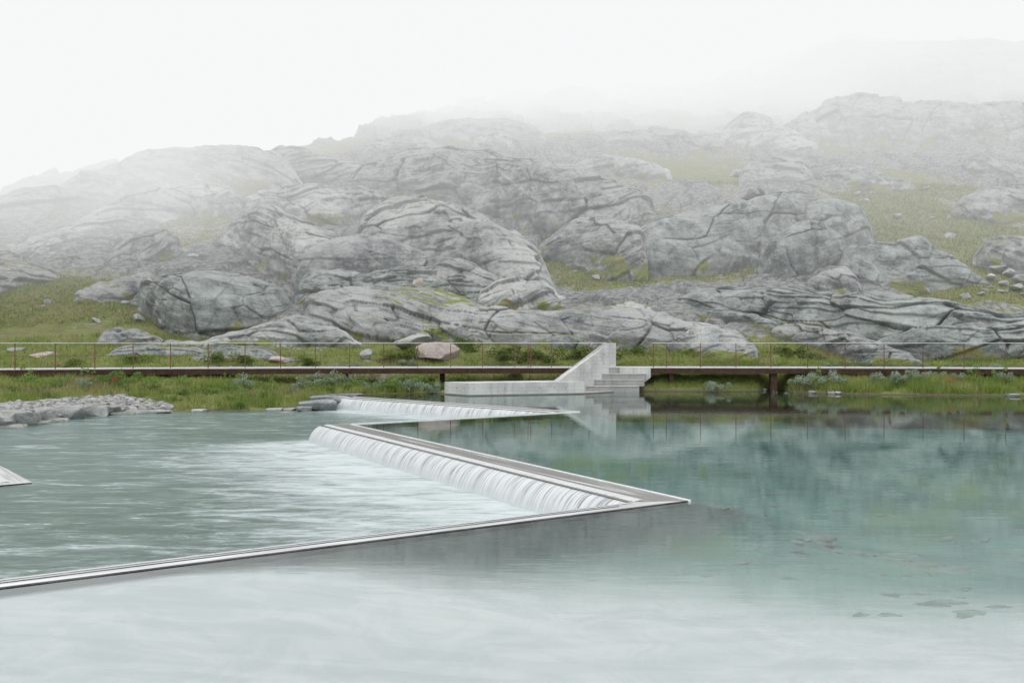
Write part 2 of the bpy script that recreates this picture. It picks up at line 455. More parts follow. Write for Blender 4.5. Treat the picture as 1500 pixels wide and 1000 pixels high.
def m_fall():
    t = NT('falling_water'); uv = t.n('ShaderNodeUVMap').outputs[0]
    s = t.xyz(uv)
    n1 = t.noise(t.scl(uv, (22.0, 0.7, 1)), 1.0, 3, 0.6, 0.10)
    n2 = t.noise(t.scl(uv, (26.0, 0.9, 1)), 1.0, 2, 0.6)
    n3 = t.noise(t.scl(uv, (1.1, 0.3, 1)), 1.0, 3)
    v = t.math('ADD', t.math('MULTIPLY', n1, 0.65), t.math('MULTIPLY', n2, 0.35))
    c = t.mix(t.ramp(v, 0.34, 0.64), (0.42, 0.44, 0.44), (0.66, 0.68, 0.69))
    c = t.mix(t.ramp(n3, 0.45, 0.7, 0, 0.45), c, (0.60, 0.62, 0.63)); c = t.mix(t.ramp(s[1], 0.30, 0.02, 0, 0.8), c, (0.60, 0.61, 0.61)); c = t.mix(t.ramp(s[1], 0.80, 1.0, 0, 0.8), c, (0.58, 0.63, 0.64))
    a = t.math('ADD', t.ramp(v, 0.34, 0.52, 0.55, 1.0), t.ramp(s[1], 0.55, 0.85, 0, 0.4), clamp=True)
    d = t.n('ShaderNodeBsdfPrincipled'); t.l(c, d.inputs['Base Color']); d.inputs['Roughness'].default_value = 0.35
    t.l(t.bump(v, 0.3, 0.02), d.inputs['Normal'])
    tr = t.n('ShaderNodeBsdfTransparent'); mx = t.n('ShaderNodeMixShader')
    t.l(a, mx.inputs[0]); t.l(tr.outputs[0], mx.inputs[1]); t.l(d.outputs[0], mx.inputs[2])
    return t.done(mx.outputs[0])
M_FALL = m_fall()

def m_bed():
    t = NT('pool_bed_silt'); p = t.pos(); s = t.xyz(p)
    n = t.noise(p, 0.35, 5, 0.6); n2 = t.noise(p, 2.0, 5, 0.65)
    rp = t.noise(t.scl(p, (0.8, 5.0, 1), rot=(0, 0, 0.3)), 1.0, 3, 0.5, 0.6)
    c = t.mix(t.ramp(n, 0.38, 0.62), (0.045, 0.135, 0.12), (0.10, 0.21, 0.175))
    c = t.mix(t.ramp(n, 0.56, 0.72, 0, 0.5), c, (0.19, 0.24, 0.12))
    # near bed paled to stand in for bright mist reflected on the water
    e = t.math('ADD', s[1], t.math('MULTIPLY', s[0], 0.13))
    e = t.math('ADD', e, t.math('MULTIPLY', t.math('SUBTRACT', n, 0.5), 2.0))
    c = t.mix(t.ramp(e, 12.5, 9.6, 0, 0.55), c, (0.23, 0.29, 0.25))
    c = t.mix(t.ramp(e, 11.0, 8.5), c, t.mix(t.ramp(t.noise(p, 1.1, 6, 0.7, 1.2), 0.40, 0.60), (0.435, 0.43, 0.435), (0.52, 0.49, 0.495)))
    c = t.mix(t.ramp(rp, 0.55, 0.42, 0, 0.10), c, (0.04, 0.08, 0.07))
    c = t.mix(t.ramp(n2, 0.6, 0.75, 0, 0.25), c, (0.45, 0.52, 0.47))
    al = t.n('ShaderNodeAttribute', attribute_name='dark_band').outputs['Fac']
    c = t.mix(al, c, t.mix(n2, (0.025, 0.03, 0.028), (0.07, 0.078, 0.072)))  # dark bed colour beside the weir, standing in for the reflection there
    # scattered flat bedrock slabs
    vo = t.n('ShaderNodeTexVoronoi'); vo.inputs['Scale'].default_value = 1.0
    t.l(t.scl(p, (0.9, 1.5, 1)), vo.inputs['Vector'])
    sl = t.math('MULTIPLY', t.ramp(vo.outputs['Distance'], 0.42, 0.30), t.ramp(t.noise(p, 0.28, 4, 0.6), 0.52, 0.58))
    c = t.mix(t.math('MULTIPLY', t.math('MULTIPLY', sl, t.ramp(e, 10.5, 12.5)), 0.5), c, (0.06, 0.09, 0.075))
    return t.done(t.bsdf(c, 0.9, None, 0.1))
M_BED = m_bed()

# ------------------------------------------------------------------ hillside layout
YD = [(640, 20), (560, 39), (537, 43.2), (530, 44.5), (520, 46.5), (505, 50), (480, 54), (450, 60), (420, 67), (380, 77), (340, 88), (300, 102),
      (260, 121), (220, 146), (180, 182), (140, 218), (100, 252), (60, 290), (30, 330)]
_y = np.array([a for a, b in YD], float); _d = np.array([b for a, b in YD], float)
def D_of(y): return np.exp(np.interp(-np.asarray(y, float), -_y, np.log(_d)))
def Y_of(d): return np.interp(np.log(np.maximum(d, 1)), np.log(_d), _y)
SKY_X = [-500, 0, 150, 260, 400, 520, 600, 700, 800, 850, 930, 1050, 1130, 1180, 1240, 1350, 1500, 2000]
SKY_Y = [330, 288, 245, 225, 224, 205, 165, 150, 138, 130, 128, 118, 92, 74, 58, 64, 60, 55]
def bridge_d(px): return 41.4 - 2.9 * ((np.asarray(px, float) - 850) / 850) ** 2
SH_X = [-500, 0, 60, 120, 180, 250, 330, 420, 480, 500, 560, 650, 760, 850, 930, 1000, 1108, 1122, 1146, 1162, 1250, 1400, 1500, 1800]
SH_D = [22, 28.0, 30.0, 31.8, 33.3, 34.6, 35.0, 35.3, 35.6, 38.3, 38.9, 39.6, 41.2, 41.6, 41.0, 40.8, 40.8, 41.9, 41.9, 39.8, 38.6, 37.7, 37.2, 36.5]
def shore_d(px): return np.interp(px, SH_X, SH_D)
def shore_z(px): return np.where(np.asarray(px) < 492, ZL, ZU)
def ground(px, d, noise=True):
    """height of the land at photo column px, depth d"""
    px = np.asarray(px, float); d = np.asarray(d, float)
    db = bridge_d(px); ds = np.minimum(shore_d(px), db + 1.0); zs = shore_z(px)
    t = (d - ds)
    run = np.maximum(db + 1.5 - ds, 1.9)
    k = np.clip(t / run, 0, 1)
    top = 0.34 + 0.42 * (sstep(px, 1130, 1190) + sstep(px, 430, 300)) + 0.24 * sstep(px, 900, 960) * sstep(px, 1190, 1130) + 0.10 * sstep(px, 1130, 1190) - 0.3 * np.exp(-((px - 1134) / 14.0) ** 2); bank = zs + (top - zs) * (1 - (1 - k) ** 1.5)
    bank = np.where(t < 0, zs + np.maximum(t * 0.5, -2.2), bank)
    yh = Y_of(d); hill = CH + (500 - yh) * d / F
    ys = np.interp(px, SKY_X, SKY_Y); dcap = D_of(ys); zc = CH + (500 - ys) * dcap / F
    hill = np.where(d > dcap, zc - (d - dcap) * 0.02, hill)
    w = sstep(d, db + 1.5, db + 4.0)
    z = bank * (1 - w) + hill * w
    if noise:
        x = (px - 750) / F * d
        a = np.clip((d - 40) / 30, 0.05, 1) * np.clip(d / 70, 0.5, 2.2)
        n = fbm(x / 9.0, d / 9.0, 0 * d, 5, 5) * 1.1 + fbm(x / 2.2, d / 2.2, 0 * d, 3, 9) * 0.32
        z = z + n * a * 0.62
        z = z + fbm(x / 0.8, d / 0.8, 0 * d, 3, 3) * 0.10 * np.clip(t, 0, 1)
    return z
def ground_xy(x, y): return float(ground(750 + F * x / y, y))

def build_hillside():
    us = np.linspace(-650, 2150, 980)
    ds = np.concatenate([np.linspace(20, 36, 30)[:-1], np.linspace(36, 60, 190)[:-1], np.exp(np.linspace(math.log(60), math.log(520), 430))])
    U, Dd = np.meshgrid(us, ds)
    Z = ground(U, Dd)
    X = (U - 750) / F * Dd
    # bare rock patches on the hill and blocky relief on them
    r = 0.5 + 0.62 * fbm(X / 11, Dd / 15, Z / 9, 5, 21)
    far = sstep(Dd, 95, 210)
    r = r + 0.10 * far - 0.30 * sstep(Dd, 62, 46)
    g1 = np.exp(-(((U - 110) / 130) ** 2 + ((Y_of(Dd) - 420) / 60) ** 2))
    g2 = np.exp(-(((U - 1330) / 150) ** 2 + ((Y_of(Dd) - 320) / 55) ** 2))
    g3 = np.exp(-(((U - 860) / 80) ** 2 + ((Y_of(Dd) - 410) / 35) ** 2))
    g4 = np.exp(-(((U - 1420) / 90) ** 2 + ((Y_of(Dd) - 432) / 14) ** 2))
    r = r - 0.2 * g1 - 0.22 * g2 - 0.35 * g3 - 0.5 * g4
    rk = sstep(r, 0.38, 0.56)
    e, cid = worley(X / 3.2 + 0.4 * fbm(X / 5, Dd / 5, 0 * Z, 2, 2), Dd / 5.0, 4)
    Z = Z + rk * np.clip(Dd / 110, 0, 1.6) * ((cid - 0.5) * 1.3 - 0.8 * np.exp(-(e / 0.09) ** 2) + 0.8)
    mud = sstep(Dd - shore_d(U), 0.25, 0.02)
    V = np.stack([X, Dd, Z], -1).reshape(-1, 3)
    o = mesh_np('rocky_hillside', V, grid_faces(*U.shape), M_TERR, attrs=dict(rock=r.ravel(), mud=mud.ravel()))
    tag(o, kind='structure')
build_hillside()

def smooth_poly(pts, xs, sig):
    y = np.interp(xs, [p[0] for p in pts], [p[1] for p in pts])
    dx = xs[1] - xs[0]; r = max(1, int(3 * sig / dx)); k = np.exp(-0.5 * (np.arange(-r, r + 1) * dx / sig) ** 2); k /= k.sum()
    yp = np.concatenate([2 * y[0] - y[1:r + 1][::-1], y, 2 * y[-1] - y[-r - 1:-1][::-1]]) if len(y) > r + 1 else None
    return np.convolve(yp, k, 'valid') if yp is not None else y

def outcrop(label, top, bot, seed, mat=None, thick=1.0, grass=0.0, dip=0.12, block=(4.2, 1.3), rough=1.0, group=None, ex=(0.8, 0.75), dens=1.0, near=0.0, name='rock_outcrop'):
    """one glacier-rounded dome of bedrock, from the line of its crest and the line of its foot"""
    x0, x1 = top[0][0], top[-1][0]
    xs = np.linspace(x0, x1, max(24, int((x1 - x0) * 0.95 * dens)))
    sg = max(2.0, min(9, (x1 - x0) * 0.018))
    yt = smooth_poly(top, xs, sg); yb = smooth_poly(bot, xs, sg * 2)
    yb = np.maximum(yb, yt + 3)
    df = D_of(yb) - near
    hp = (yb - yt)
    # rounding of both ends
    s = (xs - x0) / (x1 - x0); endr = np.clip(np.minimum(s, 1 - s) / 0.07, 0, 1); endr = np.sqrt(1 - (1 - endr) ** 2)
    Hm = hp * df / F
    hmean = float(np.percentile(Hm, 80))
    T = thick * (0.55 * Hm + 0.55 * hmean) * (0.35 + 0.65 * endr)
    dc = df + T
    zb = CH + (500 - yb) * df / F; zc = CH + (500 - yt) * dc / F
    zc = zb + (zc - zb) * (0.25 + 0.75 * endr)
    nt = max(14, int(hp.max() * 1.5 * dens)); nb = 14
    th = np.linspace(-0.16, math.pi / 2, nt)
    TH, _ = np.meshgrid(th, xs, indexing='ij')
    cs = 1 - np.cos(np.clip(TH, 0, 9)); sn = np.sin(np.clip(TH, 0, 9))
    dep = df + T * cs ** ex[0] - 0.0
    zz = zb + (zc - zb) * sn ** ex[1]
    zz = np.where(TH < 0, zb + TH * (2.0 + 0.8 * hmean), zz)
    ph = np.linspace(0, 1, nb + 1)[1:, None]
    Lb = 1.6 * T + 2.0
    depb = dc + Lb * ph
    zend = np.minimum(ground(xs, dc + Lb, False), zc) - 1.2
    zzb = zc + (zend - zc) * ph ** 1.9
    dep = np.vstack([dep, np.broadcast_to(depb, (nb, len(xs)))]); zz = np.vstack([zz, zzb])
    TH_full = np.vstack([TH, np.full((nb, len(xs)), 1.6)])
    PX = np.broadcast_to(xs, dep.shape)
    X = (PX - 750) / F * dep
    Pn = np.stack([X, dep, zz], -1)
    # arc-length coordinates
    ds_ = np.linalg.norm(np.diff(Pn[nt - 1], axis=0), axis=1); S = np.concatenate([[0], np.cumsum(ds_)])
    S = np.broadcast_to(S, dep.shape)
    dt_ = np.linalg.norm(np.diff(Pn, axis=0), axis=2); Tt = np.vstack([np.zeros(len(xs)), np.cumsum(dt_, 0)])
    so = seed * 13.7
    # parallel bedding measured by height above the foot so that it follows the dome
    wob = fbm(X / 8, dep / 8, zz / 8 + so, 2, seed) * 0.9
    Tb = Tt + dip * S + wob
    gu = np.gradient(Pn, axis=1); gv = np.gradient(Pn, axis=0)
    N = np.cross(gu, gv); N /= np.linalg.norm(N, axis=2, keepdims=True) + 1e-9
    sc = np.clip(hmean, 0.8, 9)
    lo = fbm(X / (0.95 * sc) + so, dep / (0.95 * sc), zz / (0.7 * sc), 3, seed + 1) * 0.115 * sc
    md = fbm(S / 2.4 + so, Tb / 0.8, 0 * S, 4, seed + 2) * 0.075 * rough * min(1.6, 0.4 + sc / 5)
    bs = block[0] * (0.45 + 0.13 * sc); bt = block[1] * (0.45 + 0.13 * sc)
    ws = fbm(S / 7, Tt / 6, 0 * S + so, 2, seed + 3) * 0.24 + fbm(S / 0.9, Tt / 0.9, 0 * S + so, 3, seed + 4) * 0.045
    e, cid = worley(S / bs + ws + so, Tb / bt + ws * 0.6, seed)
    crack = np.exp(-(e / 0.018) ** 2) * sstep(fbm(S / 5 + so, Tt / 5, 0 * S, 3, seed + 5), -0.28, 0.15)
    # a few long joints
    jn = fbm(S / 9 + so, Tb / 2.2, 0 * S + 2, 3, seed + 6)
    joint = np.exp(-(jn / 0.008) ** 2) * 0.35
    e2, cid2 = worley(S / (bs * 0.35) + ws * 2, Tb / (bt * 0.55) + 0.8 * ws, seed + 9)
    crack2 = np.exp(-(e2 / 0.04) ** 2) * sstep(fbm(S / 3 + 5, Tt / 2, 0 * S + so, 3, seed + 7), 0.05, 0.3)
    crk = np.clip(np.maximum(np.maximum(crack, joint * 0.9), crack2 * 0.4), 0, 1)
    def blur(a):
        b = np.pad(a, 1, 'edge'); b = (b[:-2] + 2 * b[1:-1] + b[2:]) / 4
        return (b[:, :-2] + 2 * b[:, 1:-1] + b[:, 2:]) / 4
    crk = np.clip(blur(crk) * 1.35, 0, 1); cavity = blur(blur(blur(crk)))
    cid = blur(cid); cid2 = blur(cid2)
    A = min(1.0, 0.3 + sc / 7) * rough
    per = 0.55 + 0.16 * sc
    fr = (Tb / per + 0.9 * fbm(S / 7 + so, Tb / 3, 0 * S, 3, seed + 12)) % 1.0
    lm = sstep(fbm(S / 7 + so, Tt / 5, 0 * S + 3, 3, seed + 13), -0.15, 0.25)
    led = blur(np.where(fr < 0.9, fr / 0.9, (1 - fr) / 0.1)) * lm
    crk = np.clip(crk + (0.36 if block[1] < 2.2 else 0.15) * lm * blur(np.exp(-((fr - 0.97) / 0.035) ** 2)), 0, 1)
    disp = lo + md - led * (0.15 if block[1] < 2.2 else 0.06) * A + (cid - 0.5) * 0.50 * A + (cid2 - 0.5) * 0.16 * A - crk * 0.26 * A
    edge = np.minimum(1, np.minimum(s, 1 - s) / 0.03 + 0.25)
    Pn = Pn + N * (disp * edge)[..., None]
    gr = grass + 0.35 * fbm(X / 5, dep / 5, zz / 5, 4, seed + 8)
    # turf creeps over the foot of the dome
    gr = gr + 0.30 * cavity + 0.75 * sstep(TH_full, 0.45, 0.04) * sstep(fbm(X / 1.6, dep / 1.6, zz / 1.6, 4, seed + 15), -0.25, 0.25)
    o = mesh_np(name, Pn.reshape(-1, 3), grid_faces(*dep.shape), mat or M_ROCK,
                uv=np.stack([S, Tb], -1).reshape(-1, 2), attrs=dict(crack=crk.ravel(), grass=gr.ravel()))
    # origin at the foot of the outcrop
    c = Pn[0].mean(0)
    o.data.transform(__import__('mathutils').Matrix.Translation((-c[0], -c[1], -c[2])))
    o.location = c
    tag(o, label, 'rock outcrop', group or 'rock outcrops on the hillside')
    return o

O = outcrop
# --- first row, just behind the footbridge
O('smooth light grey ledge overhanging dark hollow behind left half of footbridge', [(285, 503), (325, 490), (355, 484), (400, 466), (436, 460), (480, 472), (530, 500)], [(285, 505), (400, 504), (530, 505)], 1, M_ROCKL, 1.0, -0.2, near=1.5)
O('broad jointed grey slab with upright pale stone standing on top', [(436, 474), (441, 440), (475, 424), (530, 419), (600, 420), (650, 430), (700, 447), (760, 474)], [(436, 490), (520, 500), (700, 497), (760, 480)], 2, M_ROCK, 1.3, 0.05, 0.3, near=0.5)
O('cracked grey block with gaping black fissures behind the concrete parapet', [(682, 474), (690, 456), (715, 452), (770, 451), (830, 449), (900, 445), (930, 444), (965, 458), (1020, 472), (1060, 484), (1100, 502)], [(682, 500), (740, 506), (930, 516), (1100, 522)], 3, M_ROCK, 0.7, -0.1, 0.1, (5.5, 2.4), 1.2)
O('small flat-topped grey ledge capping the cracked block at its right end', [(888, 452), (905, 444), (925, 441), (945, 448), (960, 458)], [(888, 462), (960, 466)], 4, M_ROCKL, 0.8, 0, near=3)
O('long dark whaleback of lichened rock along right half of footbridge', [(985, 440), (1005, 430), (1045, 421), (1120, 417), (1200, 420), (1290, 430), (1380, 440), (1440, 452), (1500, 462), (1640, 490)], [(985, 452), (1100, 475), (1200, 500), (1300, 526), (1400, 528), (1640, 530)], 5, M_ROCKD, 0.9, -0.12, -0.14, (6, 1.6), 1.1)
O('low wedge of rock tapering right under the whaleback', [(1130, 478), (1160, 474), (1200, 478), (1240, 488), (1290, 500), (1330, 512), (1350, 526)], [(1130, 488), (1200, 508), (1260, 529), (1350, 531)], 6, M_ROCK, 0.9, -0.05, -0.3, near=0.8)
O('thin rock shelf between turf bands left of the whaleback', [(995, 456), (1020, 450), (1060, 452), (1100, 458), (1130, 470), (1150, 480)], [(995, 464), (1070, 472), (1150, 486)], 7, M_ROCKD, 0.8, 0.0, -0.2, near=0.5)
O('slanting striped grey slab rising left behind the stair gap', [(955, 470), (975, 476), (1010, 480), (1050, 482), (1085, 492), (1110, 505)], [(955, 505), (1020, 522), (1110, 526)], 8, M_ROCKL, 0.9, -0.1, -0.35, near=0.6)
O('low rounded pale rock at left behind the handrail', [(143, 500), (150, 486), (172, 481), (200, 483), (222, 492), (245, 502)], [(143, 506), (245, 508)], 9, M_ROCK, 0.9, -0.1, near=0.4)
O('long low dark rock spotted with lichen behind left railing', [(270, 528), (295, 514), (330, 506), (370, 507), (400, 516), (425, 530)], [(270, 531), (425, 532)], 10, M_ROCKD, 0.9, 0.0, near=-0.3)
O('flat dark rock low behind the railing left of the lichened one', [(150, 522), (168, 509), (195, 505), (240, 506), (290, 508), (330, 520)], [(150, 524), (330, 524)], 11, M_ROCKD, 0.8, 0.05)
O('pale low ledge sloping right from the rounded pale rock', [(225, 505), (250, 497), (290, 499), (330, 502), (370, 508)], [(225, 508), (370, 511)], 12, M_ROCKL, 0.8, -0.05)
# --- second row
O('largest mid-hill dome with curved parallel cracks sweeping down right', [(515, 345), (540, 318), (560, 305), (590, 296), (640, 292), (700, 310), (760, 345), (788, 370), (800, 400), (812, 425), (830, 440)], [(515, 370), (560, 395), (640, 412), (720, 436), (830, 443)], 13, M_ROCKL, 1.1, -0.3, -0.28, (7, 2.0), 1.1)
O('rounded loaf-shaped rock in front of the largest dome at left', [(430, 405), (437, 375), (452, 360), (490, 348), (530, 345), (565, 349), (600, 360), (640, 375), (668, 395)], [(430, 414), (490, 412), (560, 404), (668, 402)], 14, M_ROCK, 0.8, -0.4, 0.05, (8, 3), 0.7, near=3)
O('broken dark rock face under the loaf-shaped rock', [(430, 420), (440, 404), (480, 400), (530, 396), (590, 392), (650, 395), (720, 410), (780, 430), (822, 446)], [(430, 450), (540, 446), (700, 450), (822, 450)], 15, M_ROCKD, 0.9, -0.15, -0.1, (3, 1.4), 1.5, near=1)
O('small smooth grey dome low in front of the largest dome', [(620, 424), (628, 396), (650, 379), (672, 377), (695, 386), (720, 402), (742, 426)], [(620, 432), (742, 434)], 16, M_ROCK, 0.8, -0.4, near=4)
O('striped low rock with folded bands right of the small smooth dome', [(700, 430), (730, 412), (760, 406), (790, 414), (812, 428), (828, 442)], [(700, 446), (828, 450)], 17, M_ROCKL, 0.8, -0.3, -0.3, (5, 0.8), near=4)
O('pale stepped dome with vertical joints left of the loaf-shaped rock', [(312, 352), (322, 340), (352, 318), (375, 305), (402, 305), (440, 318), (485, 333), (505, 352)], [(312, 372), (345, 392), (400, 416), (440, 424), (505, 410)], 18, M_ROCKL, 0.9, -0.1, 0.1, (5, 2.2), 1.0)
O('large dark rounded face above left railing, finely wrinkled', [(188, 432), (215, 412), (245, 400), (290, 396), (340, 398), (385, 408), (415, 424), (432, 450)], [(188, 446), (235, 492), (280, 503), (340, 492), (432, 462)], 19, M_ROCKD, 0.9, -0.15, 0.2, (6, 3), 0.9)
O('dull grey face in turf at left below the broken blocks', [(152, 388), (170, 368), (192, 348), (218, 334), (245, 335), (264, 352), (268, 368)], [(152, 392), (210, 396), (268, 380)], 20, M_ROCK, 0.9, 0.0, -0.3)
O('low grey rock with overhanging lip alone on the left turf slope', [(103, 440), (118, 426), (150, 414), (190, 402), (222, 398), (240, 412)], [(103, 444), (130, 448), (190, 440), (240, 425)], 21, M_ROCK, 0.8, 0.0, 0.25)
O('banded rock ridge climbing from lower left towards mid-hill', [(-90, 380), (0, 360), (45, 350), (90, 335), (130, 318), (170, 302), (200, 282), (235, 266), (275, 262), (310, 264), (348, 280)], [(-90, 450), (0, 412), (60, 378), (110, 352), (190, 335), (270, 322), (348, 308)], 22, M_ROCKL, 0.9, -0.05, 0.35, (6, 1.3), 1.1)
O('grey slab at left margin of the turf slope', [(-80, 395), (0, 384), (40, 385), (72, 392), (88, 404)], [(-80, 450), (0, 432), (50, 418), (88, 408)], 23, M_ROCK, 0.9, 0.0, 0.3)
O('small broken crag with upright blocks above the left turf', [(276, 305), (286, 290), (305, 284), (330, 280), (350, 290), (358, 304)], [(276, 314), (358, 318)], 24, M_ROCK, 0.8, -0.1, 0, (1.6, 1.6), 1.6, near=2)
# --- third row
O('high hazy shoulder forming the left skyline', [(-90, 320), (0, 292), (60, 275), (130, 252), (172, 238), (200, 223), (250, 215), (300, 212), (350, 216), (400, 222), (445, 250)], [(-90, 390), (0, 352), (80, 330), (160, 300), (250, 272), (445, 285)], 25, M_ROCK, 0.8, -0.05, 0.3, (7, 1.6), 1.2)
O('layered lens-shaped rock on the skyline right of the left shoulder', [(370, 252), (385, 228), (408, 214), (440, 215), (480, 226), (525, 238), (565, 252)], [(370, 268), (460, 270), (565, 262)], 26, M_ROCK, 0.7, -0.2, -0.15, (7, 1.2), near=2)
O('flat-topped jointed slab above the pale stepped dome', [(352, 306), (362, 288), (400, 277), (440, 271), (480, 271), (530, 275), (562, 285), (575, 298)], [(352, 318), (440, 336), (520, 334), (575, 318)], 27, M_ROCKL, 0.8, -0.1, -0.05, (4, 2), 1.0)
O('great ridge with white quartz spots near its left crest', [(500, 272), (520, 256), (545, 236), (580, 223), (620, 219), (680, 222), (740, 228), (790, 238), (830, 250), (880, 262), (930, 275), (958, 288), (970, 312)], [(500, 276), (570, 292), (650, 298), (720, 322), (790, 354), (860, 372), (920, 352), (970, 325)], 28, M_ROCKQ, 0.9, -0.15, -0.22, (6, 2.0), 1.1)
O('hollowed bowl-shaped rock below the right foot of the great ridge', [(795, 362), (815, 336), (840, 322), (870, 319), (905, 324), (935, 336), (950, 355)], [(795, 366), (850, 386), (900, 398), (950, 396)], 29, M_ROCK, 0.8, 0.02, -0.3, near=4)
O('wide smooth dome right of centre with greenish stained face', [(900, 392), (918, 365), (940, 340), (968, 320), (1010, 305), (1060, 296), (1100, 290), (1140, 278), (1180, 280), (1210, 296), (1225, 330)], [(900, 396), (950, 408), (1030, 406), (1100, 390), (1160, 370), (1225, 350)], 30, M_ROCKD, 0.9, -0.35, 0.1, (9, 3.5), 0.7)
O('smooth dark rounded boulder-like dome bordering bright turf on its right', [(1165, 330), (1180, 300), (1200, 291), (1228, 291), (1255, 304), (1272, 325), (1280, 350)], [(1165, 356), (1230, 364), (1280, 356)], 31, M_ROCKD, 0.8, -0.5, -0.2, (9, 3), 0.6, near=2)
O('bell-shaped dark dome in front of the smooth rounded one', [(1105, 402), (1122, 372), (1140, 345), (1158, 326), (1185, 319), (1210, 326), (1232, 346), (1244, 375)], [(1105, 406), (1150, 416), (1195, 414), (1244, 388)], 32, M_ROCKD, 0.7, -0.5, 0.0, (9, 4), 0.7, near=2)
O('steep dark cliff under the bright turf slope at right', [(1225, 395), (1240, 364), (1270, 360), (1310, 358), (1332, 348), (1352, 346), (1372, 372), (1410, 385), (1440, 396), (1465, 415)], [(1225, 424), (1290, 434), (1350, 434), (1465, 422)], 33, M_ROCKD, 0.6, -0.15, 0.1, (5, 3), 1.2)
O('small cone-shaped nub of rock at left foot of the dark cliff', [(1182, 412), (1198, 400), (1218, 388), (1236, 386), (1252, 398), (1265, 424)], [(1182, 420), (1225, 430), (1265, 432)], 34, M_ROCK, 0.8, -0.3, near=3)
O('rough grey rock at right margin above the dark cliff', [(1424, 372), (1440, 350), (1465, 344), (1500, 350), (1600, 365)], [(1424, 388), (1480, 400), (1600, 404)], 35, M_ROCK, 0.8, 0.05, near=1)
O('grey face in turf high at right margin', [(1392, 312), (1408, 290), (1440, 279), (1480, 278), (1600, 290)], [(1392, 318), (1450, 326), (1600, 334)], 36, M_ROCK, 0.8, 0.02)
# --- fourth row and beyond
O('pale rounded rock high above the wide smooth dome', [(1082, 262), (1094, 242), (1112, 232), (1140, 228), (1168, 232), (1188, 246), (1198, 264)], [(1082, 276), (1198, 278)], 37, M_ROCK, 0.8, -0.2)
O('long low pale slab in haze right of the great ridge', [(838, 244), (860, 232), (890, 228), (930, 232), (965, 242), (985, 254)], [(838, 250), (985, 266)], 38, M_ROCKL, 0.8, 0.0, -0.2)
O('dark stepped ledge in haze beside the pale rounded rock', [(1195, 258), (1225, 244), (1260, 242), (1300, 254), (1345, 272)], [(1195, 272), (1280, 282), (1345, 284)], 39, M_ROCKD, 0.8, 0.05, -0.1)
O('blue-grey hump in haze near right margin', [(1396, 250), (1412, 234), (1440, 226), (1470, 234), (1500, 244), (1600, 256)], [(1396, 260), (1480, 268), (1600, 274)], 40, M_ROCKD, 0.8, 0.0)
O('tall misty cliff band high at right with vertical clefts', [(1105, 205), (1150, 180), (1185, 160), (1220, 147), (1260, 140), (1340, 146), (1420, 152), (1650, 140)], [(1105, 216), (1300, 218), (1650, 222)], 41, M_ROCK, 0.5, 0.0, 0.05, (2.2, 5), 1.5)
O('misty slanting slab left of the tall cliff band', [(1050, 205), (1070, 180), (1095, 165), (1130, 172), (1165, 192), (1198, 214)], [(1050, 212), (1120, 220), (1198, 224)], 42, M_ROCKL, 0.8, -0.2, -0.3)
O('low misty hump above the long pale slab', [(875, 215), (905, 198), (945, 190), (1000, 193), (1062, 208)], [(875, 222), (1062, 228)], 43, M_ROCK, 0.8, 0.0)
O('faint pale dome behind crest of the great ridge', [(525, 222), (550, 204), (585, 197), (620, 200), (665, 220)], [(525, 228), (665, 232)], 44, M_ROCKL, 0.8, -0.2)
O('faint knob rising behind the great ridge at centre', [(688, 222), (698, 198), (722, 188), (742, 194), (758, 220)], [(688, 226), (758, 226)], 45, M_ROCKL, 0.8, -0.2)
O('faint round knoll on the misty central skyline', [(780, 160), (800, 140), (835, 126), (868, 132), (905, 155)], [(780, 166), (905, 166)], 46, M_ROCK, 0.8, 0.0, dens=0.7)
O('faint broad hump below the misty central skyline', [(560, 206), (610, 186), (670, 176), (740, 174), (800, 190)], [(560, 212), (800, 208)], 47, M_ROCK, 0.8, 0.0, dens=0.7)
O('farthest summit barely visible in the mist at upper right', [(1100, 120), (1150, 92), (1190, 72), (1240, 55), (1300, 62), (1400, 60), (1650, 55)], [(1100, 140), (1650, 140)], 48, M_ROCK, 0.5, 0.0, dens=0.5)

# ------------------------------------------------------------------ water bodies
def flat(name, pts, z, mat, label=None):
    bm = bmesh.new(); bm.faces.new([bm.verts.new((float(p[0]), float(p[1]), z)) for p in pts])
    bmesh.ops.triangulate(bm, faces=bm.faces)
    o = bm_obj(name, bm, mat); bmz = o.data
    if bmz.polygons[0].normal.z < 0: bmz.flip_normals()
    tag(o, kind='structure'); return o
shoreA = (-9.0, 37.6)
flat('upper_pool_water', [A_u, B_u, C_u, D_u, E_u, (-40, -25), (70, -25), (70, 48), (-8.6, 48), shoreA], ZU - 0.002, M_UPW)
flat('lower_pool_water', [A_d, B_d, C_d, D_d, E_d, Gn_u, F_u, Gf_u, (-70, 25), (-70, 46), (-8.0, 46), (-8.0, 37.0)], ZL, M_LOW)
flat('outflow_water', [F_d, Gn_d, (-60, -10), (-70, 25), Gf_d], ZLL, M_LOWW)

